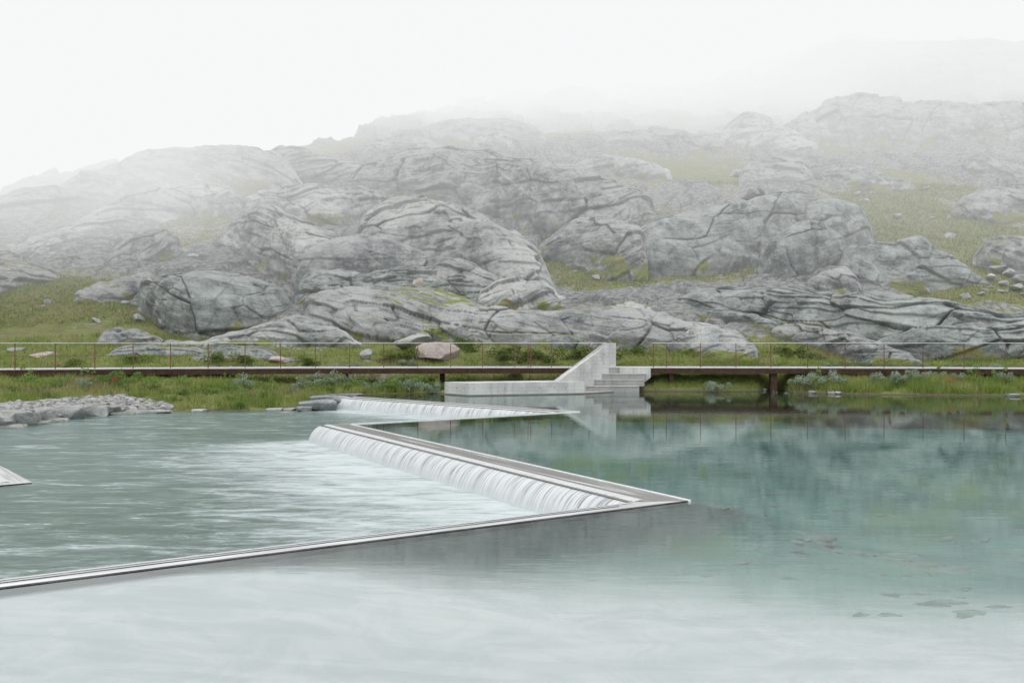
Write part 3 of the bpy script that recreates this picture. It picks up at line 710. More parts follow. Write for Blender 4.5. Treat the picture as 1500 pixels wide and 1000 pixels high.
def inside(X, Y, poly):
    r = np.zeros(X.shape, bool); n = len(poly)
    for i in range(n):
        (x0, y0), (x1, y1) = poly[i], poly[(i + 1) % n]
        c = ((y0 > Y) != (y1 > Y)); r ^= c & (X < (x1 - x0) * (Y - y0) / ((y1 - y0) if y1 != y0 else 1e-9) + x0)
    return r
def seg_dist(X, Y, a, b):
    a = v2(a); b = v2(b); L = ((b - a) ** 2).sum(); t = np.clip(((X - a[0]) * (b[0] - a[0]) + (Y - a[1]) * (b[1] - a[1])) / L, 0, 1)
    return np.hypot(X - a[0] - t * (b[0] - a[0]), Y - a[1] - t * (b[1] - a[1]))
def bed_height(X, Y):
    Z = -1.25 + 0.10 * fbm(X / 3, Y / 3, 0 * X, 4, 31)
    sh = -(0.10 + 0.36 * sstep(X, -4.2, 0.6)) + 0.03 * fbm(X, Y, 0 * X, 3, 8)
    k = sstep(Y + 0.55 * X, 19.5, 11.5); Z = Z * (1 - k) + sh * k
    nw = np.exp(-(seg_dist(X, Y, D_u, E_u) / 1.5) ** 2); Z = Z * (1 - nw) - 0.07 * nw
    for a, b in ((A_u, B_u), (B_u, C_u), (C_u, D_u)):
        nw = np.exp(-(seg_dist(X, Y, a, b) / 1.6) ** 2); Z = np.maximum(Z, Z * (1 - nw) - 0.16 * nw)
    return Z
def build_bed():
    xs = np.concatenate([np.linspace(-45, -9, 50)[:-1], np.linspace(-9, 5, 141)[:-1], np.linspace(5, 60, 120)])
    ys = np.concatenate([np.linspace(-12, 3, 30)[:-1], np.linspace(3, 32, 300)[:-1], np.linspace(32, 46, 40)])
    X, Y = np.meshgrid(xs, ys)
    Z = bed_height(X, Y)
    low = inside(X, Y, [A_u - nAB * .1, B_u - nAB * .12, C_u - nBC * .1, D_u - nDE * .12, E_u - nDE * .12, (-60, -20), (-60, 50), (-9, 50)])
    Z = np.where(low, -1.35, Z)
    dd = seg_dist(X, Y, D_u, E_u); wd = 0.15 + 1.75 * sstep(X, -3.9, 0.5) * sstep(X, 5.5, 2.2)
    dk = 0.85 * sstep(dd, wd, wd * 0.3)
    for a, b in ((A_u, B_u), (B_u, C_u), (C_u, D_u)): dk = np.maximum(dk, 0.5 * np.exp(-(seg_dist(X, Y, a, b) / 1.2) ** 2))
    o = mesh_np('pool_bed', np.stack([X, Y, Z], -1).reshape(-1, 3), grid_faces(*X.shape), M_BED, attrs=dict(dark_band=dk.ravel()))
    tag(o, kind='structure')
build_bed()

# ------------------------------------------------------------------ weirs
def arm(u0, u1, d0, d1, zt, top_mat, parent, zb=-1.7, flip=False):
    bm = bmesh.new(); prism(bm, [tuple(u0), tuple(u1), tuple(d1), tuple(d0)], zb, zt - 0.03)
    bm_obj('retaining_wall', bm, M_WET, parent)
    # overflowed crest as a strip with its own coordinates
    L = float(np.hypot(*(v2(u1) - v2(u0)))); n = max(4, int(L * 4)); V = []; UV = []
    for i in range(n + 1):
        k = i / n; a = v2(u0) * (1 - k) + v2(u1) * k; b = v2(d0) * (1 - k) + v2(d1) * k
        for j in range(5):
            q = a * (1 - j / 4) + b * j / 4
            V.append((q[0], q[1], zt + 0.004 - 0.006 * (j / 4) ** 2)); UV.append((k * L, j / 4))
    mesh_np('crest', V, grid_faces(n + 1, 5), top_mat, parent, uv=UV)
def edge_bar(a, b, zt, w, parent, off):
    a = v2(a); b = v2(b); bm = bmesh.new()
    prism(bm, [tuple(a), tuple(b), tuple(b + off * w), tuple(a + off * w)], zt - 0.05, zt + 0.018)
    bm_obj('edge_plate', bm, M_EDGE, parent)
def fall(a, b, out, zt, drop, label, seed, reach=0.36):
    a = v2(a); b = v2(b); L = float(np.hypot(*(b - a))); n = max(20, int(L / 0.035))
    prof = [(-0.27 if reach > 0.2 else -0.1, 0.009), (-0.20 if reach > 0.2 else -0.07, 0.011), (-0.11 if reach > 0.2 else -0.04, 0.004), (-0.0, -0.018), (0.10, -0.065), (0.18, -0.13), (0.245, -0.21), (0.29, -0.29), (0.32, -0.37), (0.345, -drop)]
    s = np.linspace(0, 1, n); S = s * L
    w1 = fbm(S / 0.09, 0 * S, 0 * S + seed, 2, seed) ; w2 = fbm(S / 0.6, 0 * S, 0 * S, 2, seed + 3)
    V = []; UV = []
    for j, (r, z) in enumerate(prof):
        f = max(0, j - 1) / (len(prof) - 2)
        rr = r * (reach / 0.345 if r > 0 else 1) + f * (w1 * 0.006 + w2 * 0.022)
        X = a[0] + (b[0] - a[0]) * s + out[0] * rr; Y = a[1] + (b[1] - a[1]) * s + out[1] * rr
        V.append(np.stack([X, Y, np.full(n, zt + z) + w1 * 0.004 * f], -1)); UV.append(np.stack([S, np.full(n, f)], -1))
    o = mesh_np('waterfall', np.concatenate(V), grid_faces(len(prof), n), M_FALL, uv=np.concatenate(UV))
    tag(o, label, 'waterfall', 'sheets of water falling over the weirs'); return o
e = empty('zigzag_weir', (float(D_u[0]), float(D_u[1]), -1.2)); tag(e, 'long zigzag concrete weir with flooded crest crossing the pool in pointed arms', 'weir')
def rel(o, parent):
    pass
arm(A_u, B_u, A_d, B_d, ZU, M_CREST, e); arm(C_u, D_u, C_d, D_d, ZU, M_CREST, e)
arm(B_u, C_u, B_d, C_d, ZU, M_FILM, e); arm(D_u, E_u, D_d, E_d, ZU, M_FILM, e)
edge_bar(A_u, B_u, ZU, 0.05, e, -nAB); edge_bar(C_u, D_u, ZU, 0.055, e, -nCD)
edge_bar(B_u, C_u, ZU, 0.05, e, -nBC)
eb = -nDE * W['DE']
def dark_groove(a, b, off0, w):
    a = v2(a) + off0; b = v2(b) + off0; bm = bmesh.new()
    n = -nDE
    prism(bm, [tuple(a), tuple(b), tuple(b + n * w), tuple(a + n * w)], -0.02, 0.0085)
    bm_obj('expansion_joint', bm, M_WET, e)
dark_groove(D_u, E_u, -nDE * 0.20 + dirDE * 1.2, 0.022)
dark_groove(D_u, E_u, -nDE * 0.004 + dirDE * 0.0, 0.03)
for ch in e.children:
    ch.location = (-e.location[0], -e.location[1], -e.location[2])
fall(C_d, D_d, -nCD, ZU, 0.47, 'longest sheet of white water falling over the middle weir arm', 41)
fall(A_d, B_d, -nAB, ZU, 0.47, 'farther sheet of white water falling in front of the concrete bench', 42, 0.30)
fall(B_d, C_d, -nBC, ZU, 0.47, 'thin sheet of water slipping over the short arm, mostly hidden by its edge', 43, 0.16)
fall(D_d, E_d, -nDE, ZU, 0.47, 'sheet of water slipping behind the long front edge of the weir', 44, 0.16)
e2 = empty('lower_weir', (float(F_u[0]), float(F_u[1]), -1.5)); tag(e2, 'pointed tip of a second lower weir cutting in at the left margin', 'weir')
arm(F_u, Gf_u, F_d, Gf_d, ZL + 0.02, M_FILM, e2, -2.0); arm(Gn_u, F_u, Gn_d, F_d, ZL + 0.02, M_FILM, e2, -2.0)
for ch in e2.children: ch.location = (-e2.location[0], -e2.location[1], -e2.location[2])
fall(F_d, Gf_d, -nFf, ZL + 0.02, 0.47, 'blurred sheet of water spilling at the left margin', 45, 0.4)

# ------------------------------------------------------------------ concrete staircase with bench and parapet
st = empty('concrete_staircase', (4.6, 40.6, 0)); tag(st, 'pale concrete staircase with sloping parapet and long low bench stepping into the pool', 'staircase')
def sp(pts, z0, z1, name, mat=M_CONC, bevel=0.012):
    bm = bmesh.new(); prism(bm, [(p[0] - 4.6, p[1] - 40.6) for p in pts], z0, z1)
    return bm_obj(name, bm, mat, st, bevel=bevel)
b0 = P(651, 38.75); b1 = P(687.5, 37.55); b2 = P(856, 39.0)
b3 = (b0[0] + (b2[0] - b1[0]), b0[1] + (b2[1] - b1[1]))
bench = sp([b0, b1, b2, b3], -1.4, 0.57, 'bench_wall')
L0 = (2.13, 39.17); L1 = (4.72, 41.385); L2 = (5.08, 41.69); nb_ = (-0.65 * 0.36, 0.76 * 0.36)
bk = lambda p: (p[0] + nb_[0], p[1] + nb_[1])
par = sp([L0, L1, L2, bk(L2), bk(L1), bk(L0)], -0.5, [0.574, 2.33, 2.33, 2.33, 2.33, 0.574], 'parapet', bevel=0.0)
def on_face(d): return 2.13 + (d - 39.17) * (1.23 / 1.05)
for ztop, dk, prx in ((0.262, 40.35, 936.5), (0.547, 40.70, 944), (0.827, 41.05, 947), (1.108, 41.36, 948)):
    xr = (prx - 750) / F * dk
    s_ = sp([(on_face(dk) - 0.02, dk), (xr, dk), (xr, 42.4), (on_face(dk) - 0.02 + 0.9, 42.4)], ztop - 0.287 if ztop > 0.4 else -0.6, ztop, 'step', M_CONCR, bevel=0.0)
    sp([(on_face(dk) - 0.02, dk - 0.028), (xr, dk - 0.028), (xr, dk + 0.3), (on_face(dk) - 0.02 + 0.3, dk + 0.3)], ztop + 0.002, ztop + 0.04, 'nosing', M_DECKC, bevel=0.004)
bm = bmesh.new()
prof = [(5.2, -0.6), (5.35, -0.6), (5.88, 0.0), (6.70, 0.66), (6.70, 1.141), (5.2, 1.141)]
fr = [bm.verts.new((x - 4.6, 41.22 - 40.6, z)) for x, z in prof]; bk_ = [bm.verts.new((x - 4.6, 42.35 - 40.6, z)) for x, z in prof]
bm.faces.new(fr); bm.faces.new(bk_[::-1])
for i in range(len(prof)):
    j = (i + 1) % len(prof); bm.faces.new((fr[i], bk_[i], bk_[j], fr[j]))
bm_obj('cheek_wall', bm, M_CONC, st, bevel=0.01)
sp([(3.28, 39.12), (5.86, 41.19), (5.86, 41.9), (3.30, 40.3)], -0.6, 0.055, 'landing', bevel=0.006)
def hole(parent, p, nrm):
    bm = bmesh.new(); bmesh.ops.create_cone(bm, cap_ends=True, segments=12, radius1=0.022, radius2=0.022, depth=0.012)
    o = bm_obj('tie_hole', bm, M_HOLE, parent); n = Vector((nrm[0], nrm[1], 0)).normalized()
    o.rotation_euler = n.to_track_quat('Z', 'Y').to_euler(); o.location = (p[0] - 4.6, p[1] - 40.6, p[2])
bd = unit(v2(b2) - v2(b1)); bn = (bd[1], -bd[0])
for px in (694, 738, 763, 789, 811, 828):
    k = (px - 687.5) / (856 - 687.5); q = v2(b1) * (1 - k) + v2(b2) * k
    hole(bench, (q[0], q[1], 0.30), bn)
for k in (0.2, 0.5, 0.8):
    q = v2(b0) * (1 - k) + v2(b1) * k; hole(bench, (q[0], q[1], 0.32), (-0.75, -0.66))
for (x, z) in ((3.55, 1.2), (4.0, 1.35), (4.45, 1.35), (4.86, 1.35), (4.45, 1.78), (4.86, 1.78), (4.8, 2.17)):
    hole(par, (x, 39.17 + (x - 2.13) / (1.23 / 1.05) - 0.0, z), (1.05, -1.23))

# ------------------------------------------------------------------ footbridge
br = empty('footbridge', (0.0, 42.0, 0.0)); tag(br, 'long low footbridge on dark rusty steel beams with thin post railing behind the pool', 'footbridge')
DZ = 1.14
def curve_strip(name, px0, px1, off0, off1, z0, z1, mat, parent, n=60):
    bm = bmesh.new(); rows = []
    for i in range(n + 1):
        px = px0 + (px1 - px0) * i / n; d = float(bridge_d(px)); x = (px - 750) / F * d
        rows.append([bm.verts.new((x, d + o - 42.0, z)) for o, z in ((off0, z0), (off1, z0), (off1, z1), (off0, z1))])
    for a, b in zip(rows[:-1], rows[1:]):
        for j in range(4):
            k = (j + 1) % 4; bm.faces.new((a[j], b[j], b[k], a[k]))
    bm.faces.new(rows[0]); bm.faces.new(rows[-1][::-1])
    return bm_obj(name, bm, mat, parent)
curve_strip('deck', -260, 1760, 0.0, 2.0, DZ - 0.04, DZ, M_DECKC, br)
curve_strip('beam', -260, 1760, 0.025, 0.10, DZ - 0.29, DZ - 0.042, M_CORTEN, br)
curve_strip('beam', -260, 1760, 1.85, 1.93, DZ - 0.29, DZ - 0.042, M_CORTEN, br)
def strut(px, off, w, z0, parent=br, name='support_post', mat=M_CORTEN):
    d = float(bridge_d(px)) + off; x = (px - 750) / F * d
    bm = bmesh.new(); box(bm, x - w / 2, x + w / 2, d - w / 2 - 42, d + w / 2 - 42, z0, DZ - 0.058)
    return bm_obj(name, bm, mat, parent, bevel=0.01)
for px, off, w in ((505, 0.35, 0.26), (648, 1.4, 0.24), (983, 0.35, 0.22), (1132.5, 0.32, 0.31), (-60, 0.4, 0.26), (1600, 0.4, 0.28), (268, 1.5, 0.22), (1390, 1.5, 0.22)):
    strut(px, off, w, -0.8)
def railing(px0, px1, posts):
    r = curve_strip('railing', px0, px1, 0.02, 0.075, 2.315, 2.345, M_RAIL, br, 40)
    for px in posts:
        d = float(bridge_d(px)) + 0.035; x = (px - 750) / F * d
        bm = bmesh.new(); box(bm, x - 0.017, x + 0.017, d - 0.02 - 42, d + 0.014 - 42, DZ - 0.22, 2.314)
        bm_obj('post', bm, M_POST, r)
        bm = bmesh.new(); box(bm, x - 0.05, x + 0.05, d - 0.045 - 42, d - 0.0215 - 42, DZ - 0.2, DZ - 0.06)
        bm_obj('post_bracket', bm, M_CORTEN, r)
    curve_strip('wire', px0, px1, 0.03, 0.042, 1.735, 1.747, M_POST, r, 40)
railing(-250, 889, [-220, -160, -100, -38, 22, 81, 139, 195, 250, 305, 359, 411, 462, 512, 562, 612, 660, 707, 754, 773.5, 777.5, 808, 863])
railing(955, 1760, [957, 976, 1026, 1078, 1129, 1183, 1238, 1295, 1352, 1412, 1473, 1536, 1600, 1665, 1730])

# ------------------------------------------------------------------ stones
def stone_mesh(seed, cuts=9, sub=4, rough=0.06, boxy=0.0):
    r = random.Random(seed); bm = bmesh.new(); bmesh.ops.create_icosphere(bm, subdivisions=sub, radius=1.0)
    V = np.array([v.co[:] for v in bm.verts])
    if boxy: V = np.sign(V) * np.abs(V) ** (1 - boxy); V /= np.abs(V).max(0)
    for _ in range(cuts if not boxy else 5):
        n = Vector((r.gauss(0, 1), r.gauss(0, 1), r.gauss(0, 1))).normalized(); n = np.array(n); d = r.uniform(0.52, 0.8) * (1.35 if boxy else 1)
        k = V @ n; m = k > d; V[m] -= np.outer(k[m] - d, n) * 0.93
    V *= (1 + rough * fbm(V[:, 0] * 2.3 + seed, V[:, 1] * 2.3, V[:, 2] * 2.3, 4, seed))[:, None]
    V /= np.abs(V).max(0)
    Fc = np.array([[v.index for v in f.verts] for f in bm.faces]); bm.free()
    return V, Fc
def stone(px, yb, d, w, dep, h, seed, label, mat=M_ROCK, rz=0.0, name='boulder', cat='boulder', group=None, sink=0.15, tilt=0.0, cuts=9, z=None):
    V, Fc = stone_mesh(seed, cuts, 4, 0.06, 0.62 if name in ('shore_stone', 'rock_slab') else 0.0)
    V = V * np.array([w / 2, dep / 2, h / 2])
    x = (px - 750) / F * d; z0 = CH + (500 - yb) * d / F if z is None else z
    V[:, 2] += h / 2 * (1 - 2 * sink)
    o = mesh_np(name, V, Fc, mat, attrs=None, smooth=True)
    try: o.data.set_sharp_from_angle(angle=math.radians(32))
    except Exception: pass
    o.location = (x, d, z0); o.rotation_euler = (tilt, 0, rz)
    tag(o, label, cat, group); return o
stone(612.5, 427, 54.4, 0.75, 0.6, 1.0, 3, 'pale upright pointed stone standing on the jointed grey slab', M_ROCKP, 0.2, sink=0.1, cuts=14)
stone(1101, 291, 83.5, 2.4, 2.0, 1.45, 19, 'pale angular boulder perched on crest of the wide smooth dome', M_ROCKL, 0.4, cuts=14)
stone(641, 530, 45.6, 2.7, 2.0, 1.25, 33, 'big pinkish boulder in the heath behind the middle of the railing', M_ROCKP, 0.1)
stone(612, 512, 48.5, 2.9, 2.2, 1.2, 6, 'grey-pink boulder just behind the big pinkish one', M_ROCKL, 0.5)
stone(537, 526, 45.2, 0.85, 0.7, 0.65, 7, 'small pale grey boulder in heath left of the pinkish one', M_ROCKL, 0.9)
stone(411, 533, 44.6, 1.3, 0.9, 0.5, 8, 'low pinkish stone behind left railing beside lichened rock', M_ROCKP, 0.2)
stone(64, 524, 46.4, 1.6, 1.2, 0.4, 9, 'flat pinkish slab in meadow behind railing near left margin', M_ROCKP, 0.3)
stone(26, 519, 47.8, 1.1, 0.9, 0.5, 10, 'small dark stone in meadow at far left behind railing', M_ROCKD, 0.3)
stone(203, 473, 55.6, 0.85, 0.8, 0.75, 12, 'lone light grey boulder on turf left of the wrinkled dark face', M_ROCKL, 0.7)
stone(345, 393, 73, 1.3, 1.0, 0.7, 13, 'small pale boulder on turf below the stepped dome', M_ROCKL, 0.1)
stone(495, 331, 92, 2.4, 1.8, 1.6, 15, 'pale boulder lodged in the gap left of the largest dome', M_ROCKL, 0.8)
stone(478, 299, 99, 2.0, 1.8, 1.6, 21, 'grey block in cleft above the lodged pale boulder', M_ROCK, 0.3)
stone(265, 376, 78, 2.0, 1.4, 1.1, 16, 'pale block at right edge of the dull turf face', M_ROCKL, 0.2)
stone(285, 381, 76, 1.6, 1.2, 0.8, 26, 'smaller pale block fallen beside the pale block in turf', M_ROCKL, 1.1)
stone(1080, 262, 122, 2.6, 2.2, 1.6, 17, 'small hazy boulder left of pale rounded rock', M_ROCK, 0.5)
stone(1108, 520, 46.5, 0.5, 0.4, 0.3, 18, 'small stone in heath behind right railing', M_ROCKL, 0.5)
for i, (px, yb, w, h, lb) in enumerate([(1462, 398, 1.6, 0.7, 'topmost flat block of the rubble at right margin'), (1478, 404, 1.3, 0.8, 'second flat block down in the rubble at right margin'),
        (1452, 408, 1.2, 0.5, 'leftmost low block of the rubble at right margin'), (1494, 412, 1.5, 0.7, 'block on right edge of rubble pile under grey rock'),
        (1472, 418, 1.0, 0.5, 'small block in middle of rubble pile at right'), (1488, 425, 1.3, 0.6, 'lowest pale block of rubble pile at right'),
        (1466, 430, 0.8, 0.4, 'smallest block below rubble pile at right')]):
    stone(px, yb, float(D_of(yb)) - 0.8, w, w * 0.8, h, 50 + i, lb, (M_ROCKL, M_ROCK)[i % 2], i * 0.8, group='tumbled blocks at right margin')
proto_st = None
sp_ = random.Random(5)
for i in range(44):
    if i < 16: px, y = sp_.uniform(20, 280), sp_.uniform(345, 480)
    elif i < 32: px, y = sp_.uniform(1235, 1460), sp_.uniform(262, 345)
    elif i < 38: px, y = sp_.uniform(790, 930), sp_.uniform(385, 430)
    else: px, y = sp_.uniform(1380, 1500), sp_.uniform(425, 445)
    d = float(D_of(y)); wst = sp_.uniform(0.35, 1.0) * (1.6 if y < 345 else 1.0)
    if proto_st is None:
        o = proto_st = stone(px, y, d, 1.0, 0.8, 0.6, 131, 'small grey stone half sunk in the hillside turf', M_ROCKL, 0, 'boulder', 'stone', 'small stones sunk in the hillside turf', 0.3)
    else:
        o = proto_st.copy(); COL.objects.link(o)
    x = (px - 750) / F * d; o.location = (x, d, float(ground(px, d))); o.rotation_euler = (sp_.uniform(-.3, .3), sp_.uniform(-.3, .3), sp_.uniform(0, 6.28)); o.scale = (wst, wst, wst * sp_.uniform(.7, 1.2))
# shore stones
def shore_pt(px, off): d = float(shore_d(px)) + off; return d
blk = [(-8, 1.2, .62, 'leftmost squared grey block cut by the picture edge'), (28, 1.35, .62, 'long squared grey block near the left margin'), (66, 0.85, .6, 'short squared block third along the left shore'),
       (99, 1.25, .58, 'wide rounded block in middle of the left shore row'), (137, 1.1, .52, 'brownish block fourth-last in the left shore row'), (165, .7, .45, 'small block where left shore row drops'),]
for i, (px, w, h, lb) in enumerate(blk):
    stone(px, 0, shore_pt(px, 0.42), w * 0.98, 0.9, h, 70 + i, lb, (M_ROCK, M_ROCKL, M_ROCK)[i % 3], 0.25, 'shore_stone', 'stone block', 'squared stones edging the left shore', 0.12, z=ZL - 0.02, cuts=12)
low = [(10, 1.2, 'thin low slab at waterline under leftmost blocks'), (45, 1.3, 'thin low slab at waterline under the long block'), (78, 1.0, 'thin pale slab at waterline under the wide block'), (212, 2.1, 'long flat grey slab at right end of shore gravel'), (178, 1.1, 'flat slab between gravel and water'),
       (292, 0.62, 'tiny flat stone alone on the grassy shore at left'), (403, 0.75, 'flat pale stone on shore, left of a pair near the dark slabs'), (426, 0.6, 'flat pale stone on shore, right of a pair near the dark slabs')]
for i, (px, w, lb) in enumerate(low):
    stone(px, 0, shore_pt(px, -0.02), w, 0.5, 0.2 if px != 212 else 0.26, 90 + i, lb, M_ROCKL, 0.12, 'shore_stone', 'stone slab', 'flat stones at the waterline', 0.3, z=ZL - 0.03)
stone(465, 0, 35.5, 1.6, 1.1, 0.5, 101, 'dark grey slab lying at the water beside far waterfall', M_SLATE, 0.3, 'rock_slab', 'rock slab', None, 0.1, z=ZL - 0.02)
stone(486, 0, 36.6, 1.9, 1.0, 0.4, 102, 'dark upper slab at the left end of far waterfall', M_SLATE, -0.1, 'rock_slab', 'rock slab', None, 0.1, z=-0.28)
stone(505, 0, 37.4, 1.6, 0.7, 0.22, 103, 'thin dark slab pointing right above the far waterfall', M_SLATE, 0.0, 'rock_slab', 'rock slab', None, 0.1, z=-0.06)
stone(447, 0, 35.0, 0.7, 0.5, 0.3, 104, 'small grey stone left of the dark slabs', M_ROCK, 0.5, 'rock_slab', 'rock slab', None, 0.2, z=ZL - 0.03)
for i, (px, w) in enumerate([(1218, .35), (1228, .3), (1190, .28), (1484, .5), (1120, .3)]):
    stone(px, 0, shore_pt(px, 0.05), w, .3, .16, 110 + i, ['white pebble, right one of a close pair on right bank', 'white pebble, left one of a close pair on right bank', 'small grey stone left of white pebbles on right bank', 'pale stone on right bank near margin', 'small stone by foot of the thick bridge support'][i], M_ROCKL, i * 1.0, 'shore_stone', 'small stone', 'small stones on the right bank', 0.2, z=0.0)

def scatter_stones():
    """white gravel heaped above the squared shore stones"""
    prot = [stone_mesh(200 + i, 14, 2, 0.15) for i in range(9)]
    VV, FF, n0 = [], [], 0
    for i in range(4200):
        px = random.uniform(-120, 250); k = random.random() ** 0.8
        wid = 2.3 * min(1, (262 - px) / 80) ** 0.7
        if px > 190: wid *= 1.1
        d = float(shore_d(px)) + 0.35 + k * wid
        s = random.choice([0.035, 0.05, 0.06, 0.08, 0.11, 0.2]) * random.uniform(0.7, 1.3)
        V, Fc = prot[i % 9]; a = random.uniform(0, 6.28); ca, sa = math.cos(a), math.sin(a)
        V = V * np.array([s, s * 0.8, s * random.uniform(0.3, 0.6)]); V = np.stack([V[:, 0] * ca - V[:, 1] * sa, V[:, 0] * sa + V[:, 1] * ca, V[:, 2]], -1)
        x = (px - 750) / F * d
        zc = ZL + 0.10 + 0.48 * k ** 0.8 * min(1, (270 - px) / 90)
        VV.append(V + np.array([x, d, zc])); FF.append(Fc + n0); n0 += len(V)
    o = mesh_np('gravel', np.concatenate(VV), np.concatenate(FF), M_GRAV, smooth=False)
    tag(o, 'heap of pale angular gravel above the squared stones on left shore', 'gravel', kind='stuff')
def m_grav():
    t = NT('pale_gravel'); p = t.pos(); n = t.noise(p, 5.0, 5, 0.7)
    return t.done(t.bsdf(t.mix(t.ramp(n, 0.35, 0.65), (0.16, 0.16, 0.155), (0.42, 0.42, 0.41)), 0.9))
M_GRAV = m_grav()
scatter_stones()

def bed_stones():
    """flat stones lying on the bottom of the clear pool"""
    prot = [stone_mesh(300 + i, 16, 3, 0.5) for i in range(6)]; VV, FF, n0 = [], [], 0
    for (px0, px1, y0, y1, n, s0) in ((720, 1080, 762, 795, 70, .22), (990, 1110, 684, 702, 16, .4), (1150, 1420, 775, 803, 34, .28), (1235, 1420, 868, 905, 16, .17), (800, 850, 836, 846, 3, .09),
            (1080, 1500, 660, 760, 22, .35), (620, 760, 786, 800, 8, .3), (1000, 1500, 800, 900, 14, .2)):
        for _ in range(n):
            px = random.uniform(px0, px1); y = random.uniform(y0, y1); d = F * (CH + 0.45) / (y - 500); x = (px - 750) / F * d
            zb = float(bed_height(np.array([x]), np.array([d]))[0])
            if inside(np.array([x]), np.array([d]), [tuple(A_u), (B_u[0] + 1, B_u[1]), (C_u[0] + .5, C_u[1] - .5), (D_u[0] + .8, D_u[1] - .7), (E_u[0] + .5, E_u[1] - 1), (-60, -25), (-60, 50), (-9, 50)])[0]: continue
            V, Fc = prot[random.randrange(6)]; s = s0 * random.uniform(0.4, 1.5); a = random.uniform(-0.6, 0.6); zb -= s * 0.06
            V = V * np.array([s, s * 0.5, s * 0.16]); V = np.stack([V[:, 0] * math.cos(a) - V[:, 1] * math.sin(a), V[:, 0] * math.sin(a) + V[:, 1] * math.cos(a), V[:, 2]], -1)
            VV.append(V + np.array([x, d, zb])); FF.append(Fc + n0); n0 += len(V)
    t = NT('submerged_stone'); p = t.pos(); nn = t.noise(p, 3.0, 5, 0.7)
    m = t.done(t.bsdf(t.mix(t.ramp(nn, 0.35, 0.65), (0.075, 0.12, 0.10), (0.17, 0.225, 0.19)), 0.9))
    o = mesh_np('bed_stones', np.concatenate(VV), np.concatenate(FF), m, smooth=True)
    tag(o, 'flat dark stones lying on the bottom of the clear pool', 'stones', kind='stuff')
bed_stones()

# ------------------------------------------------------------------ grass and shrubs
def grass_mesh(name, px, d, h, w, mat, label, lift=0.0):
    n = len(px); x = (px - 750) / F * d; z = ground(px, d) + lift
    a = RNG.uniform(0, 2 * math.pi, n); lean = RNG.normal(0, 0.38, (n, 2)) * h[:, None]
    c, s = np.cos(a) * w / 2, np.sin(a) * w / 2
    V = np.empty((n, 3, 3), np.float32)
    V[:, 0] = np.stack([x - c, d - s, z - 0.04], -1); V[:, 1] = np.stack([x + c, d + s, z - 0.04], -1)
    V[:, 2] = np.stack([x + lean[:, 0], d + lean[:, 1], z + h], -1)
    tone = np.repeat(np.clip(RNG.normal(0.45, 0.22, n), 0, 1), 3)
    o = mesh_np(name, V.reshape(-1, 3), np.arange(n * 3).reshape(-1, 3), mat, smooth=False, attrs=dict(tone=tone))
    tag(o, label, 'grass', kind='stuff'); return o
def in_stair(px, d): return (px > 645) & (px < 958) & (d < 42.3)
n = 230000
px = RNG.uniform(-260, 1760, n); ds = shore_d(px); db = bridge_d(px)
gap = np.where(px < 262, 2.2 * np.clip((262 - px) / 80, 0, 1) ** 0.7 + 0.25, 0.18)
d = ds + gap + (db + 3.6 - ds - gap) * RNG.uniform(0, 1, n)
clump = fbm(px / 22, d * 2.0, 0 * d, 3, 60)
keep = ~in_stair(px, d) & (clump > RNG.uniform(-0.55, 0.15, n)) & (d < db + 3.6)
keep &= ~((d > db + 0.2) & (px < 900) & (RNG.uniform(0, 1, n) < 0.75))
px, d, clump = px[keep], d[keep], clump[keep]
h = (0.17 + 0.16 * np.clip(clump + 0.4, 0, 1)) * RNG.uniform(0.5, 1.5, len(px))
h *= np.where(px > 1160, 1.25, 1.0); h *= np.where(d > bridge_d(px) - 0.5, 0.55, 1.0)
grass_mesh('bank_grass', px, d, h, RNG.uniform(0.018, 0.04, len(px)), M_GRASS, 'lush green grass on the banks between water and footbridge')
n = 170000
px = RNG.uniform(-260, 1760, n); db = bridge_d(px); d = db + 1.9 + 11 * RNG.uniform(0, 1, n) ** 1.3
clump = fbm(px / 30, d * 0.8, 0 * d, 3, 61); keep = (clump > RNG.uniform(-0.6, 0.3, n)); px, d = px[keep], d[keep]
grass_mesh('meadow_grass', px, d, RNG.uniform(0.08, 0.26, len(px)), RNG.uniform(0.02, 0.05, len(px)), M_GRASS, 'heath grass growing behind the footbridge')
n = 260000
px = RNG.uniform(-200, 1700, n); d = 54 + 62 * RNG.uniform(0, 1, n) ** 1.2
X = (px - 750) / F * d; g0 = ground(px, d)
r = 0.5 + 0.62 * fbm(X / 11, d / 15, g0 / 9, 5, 21) - 0.2 * np.exp(-(((px - 110) / 130) ** 2 + ((Y_of(d) - 420) / 60) ** 2)) - 0.22 * np.exp(-(((px - 1330) / 150) ** 2 + ((Y_of(d) - 320) / 55) ** 2)) - 0.35 * np.exp(-(((px - 860) / 80) ** 2 + ((Y_of(d) - 410) / 35) ** 2)) - 0.5 * np.exp(-(((px - 1420) / 90) ** 2 + ((Y_of(d) - 432) / 14) ** 2))
keep = r < 0.40; px, d = px[keep], d[keep]
def m_turf():
    t = NT('hill_turf_blades'); p = t.pos(); at = t.n('ShaderNodeAttribute', attribute_name='tone').outputs['Fac']
    c = grass_color(t, p); c = t.mix(t.ramp(at, 0.6, 1.0, 0, 0.5), c, (0.34, 0.32, 0.16)); c = t.mix(t.ramp(at, 0.4, 0.0, 0, 0.6), c, (0.06, 0.09, 0.03))
    return t.done(t.bsdf(c, 0.95, None, 0.05))
M_TURF = m_turf()
grass_mesh('hill_turf', px, d, RNG.uniform(0.08, 0.30, len(px)) * d / 75, RNG.uniform(0.06, 0.16, len(px)) * d / 75, M_TURF, 'olive turf between the rock outcrops', -0.02)

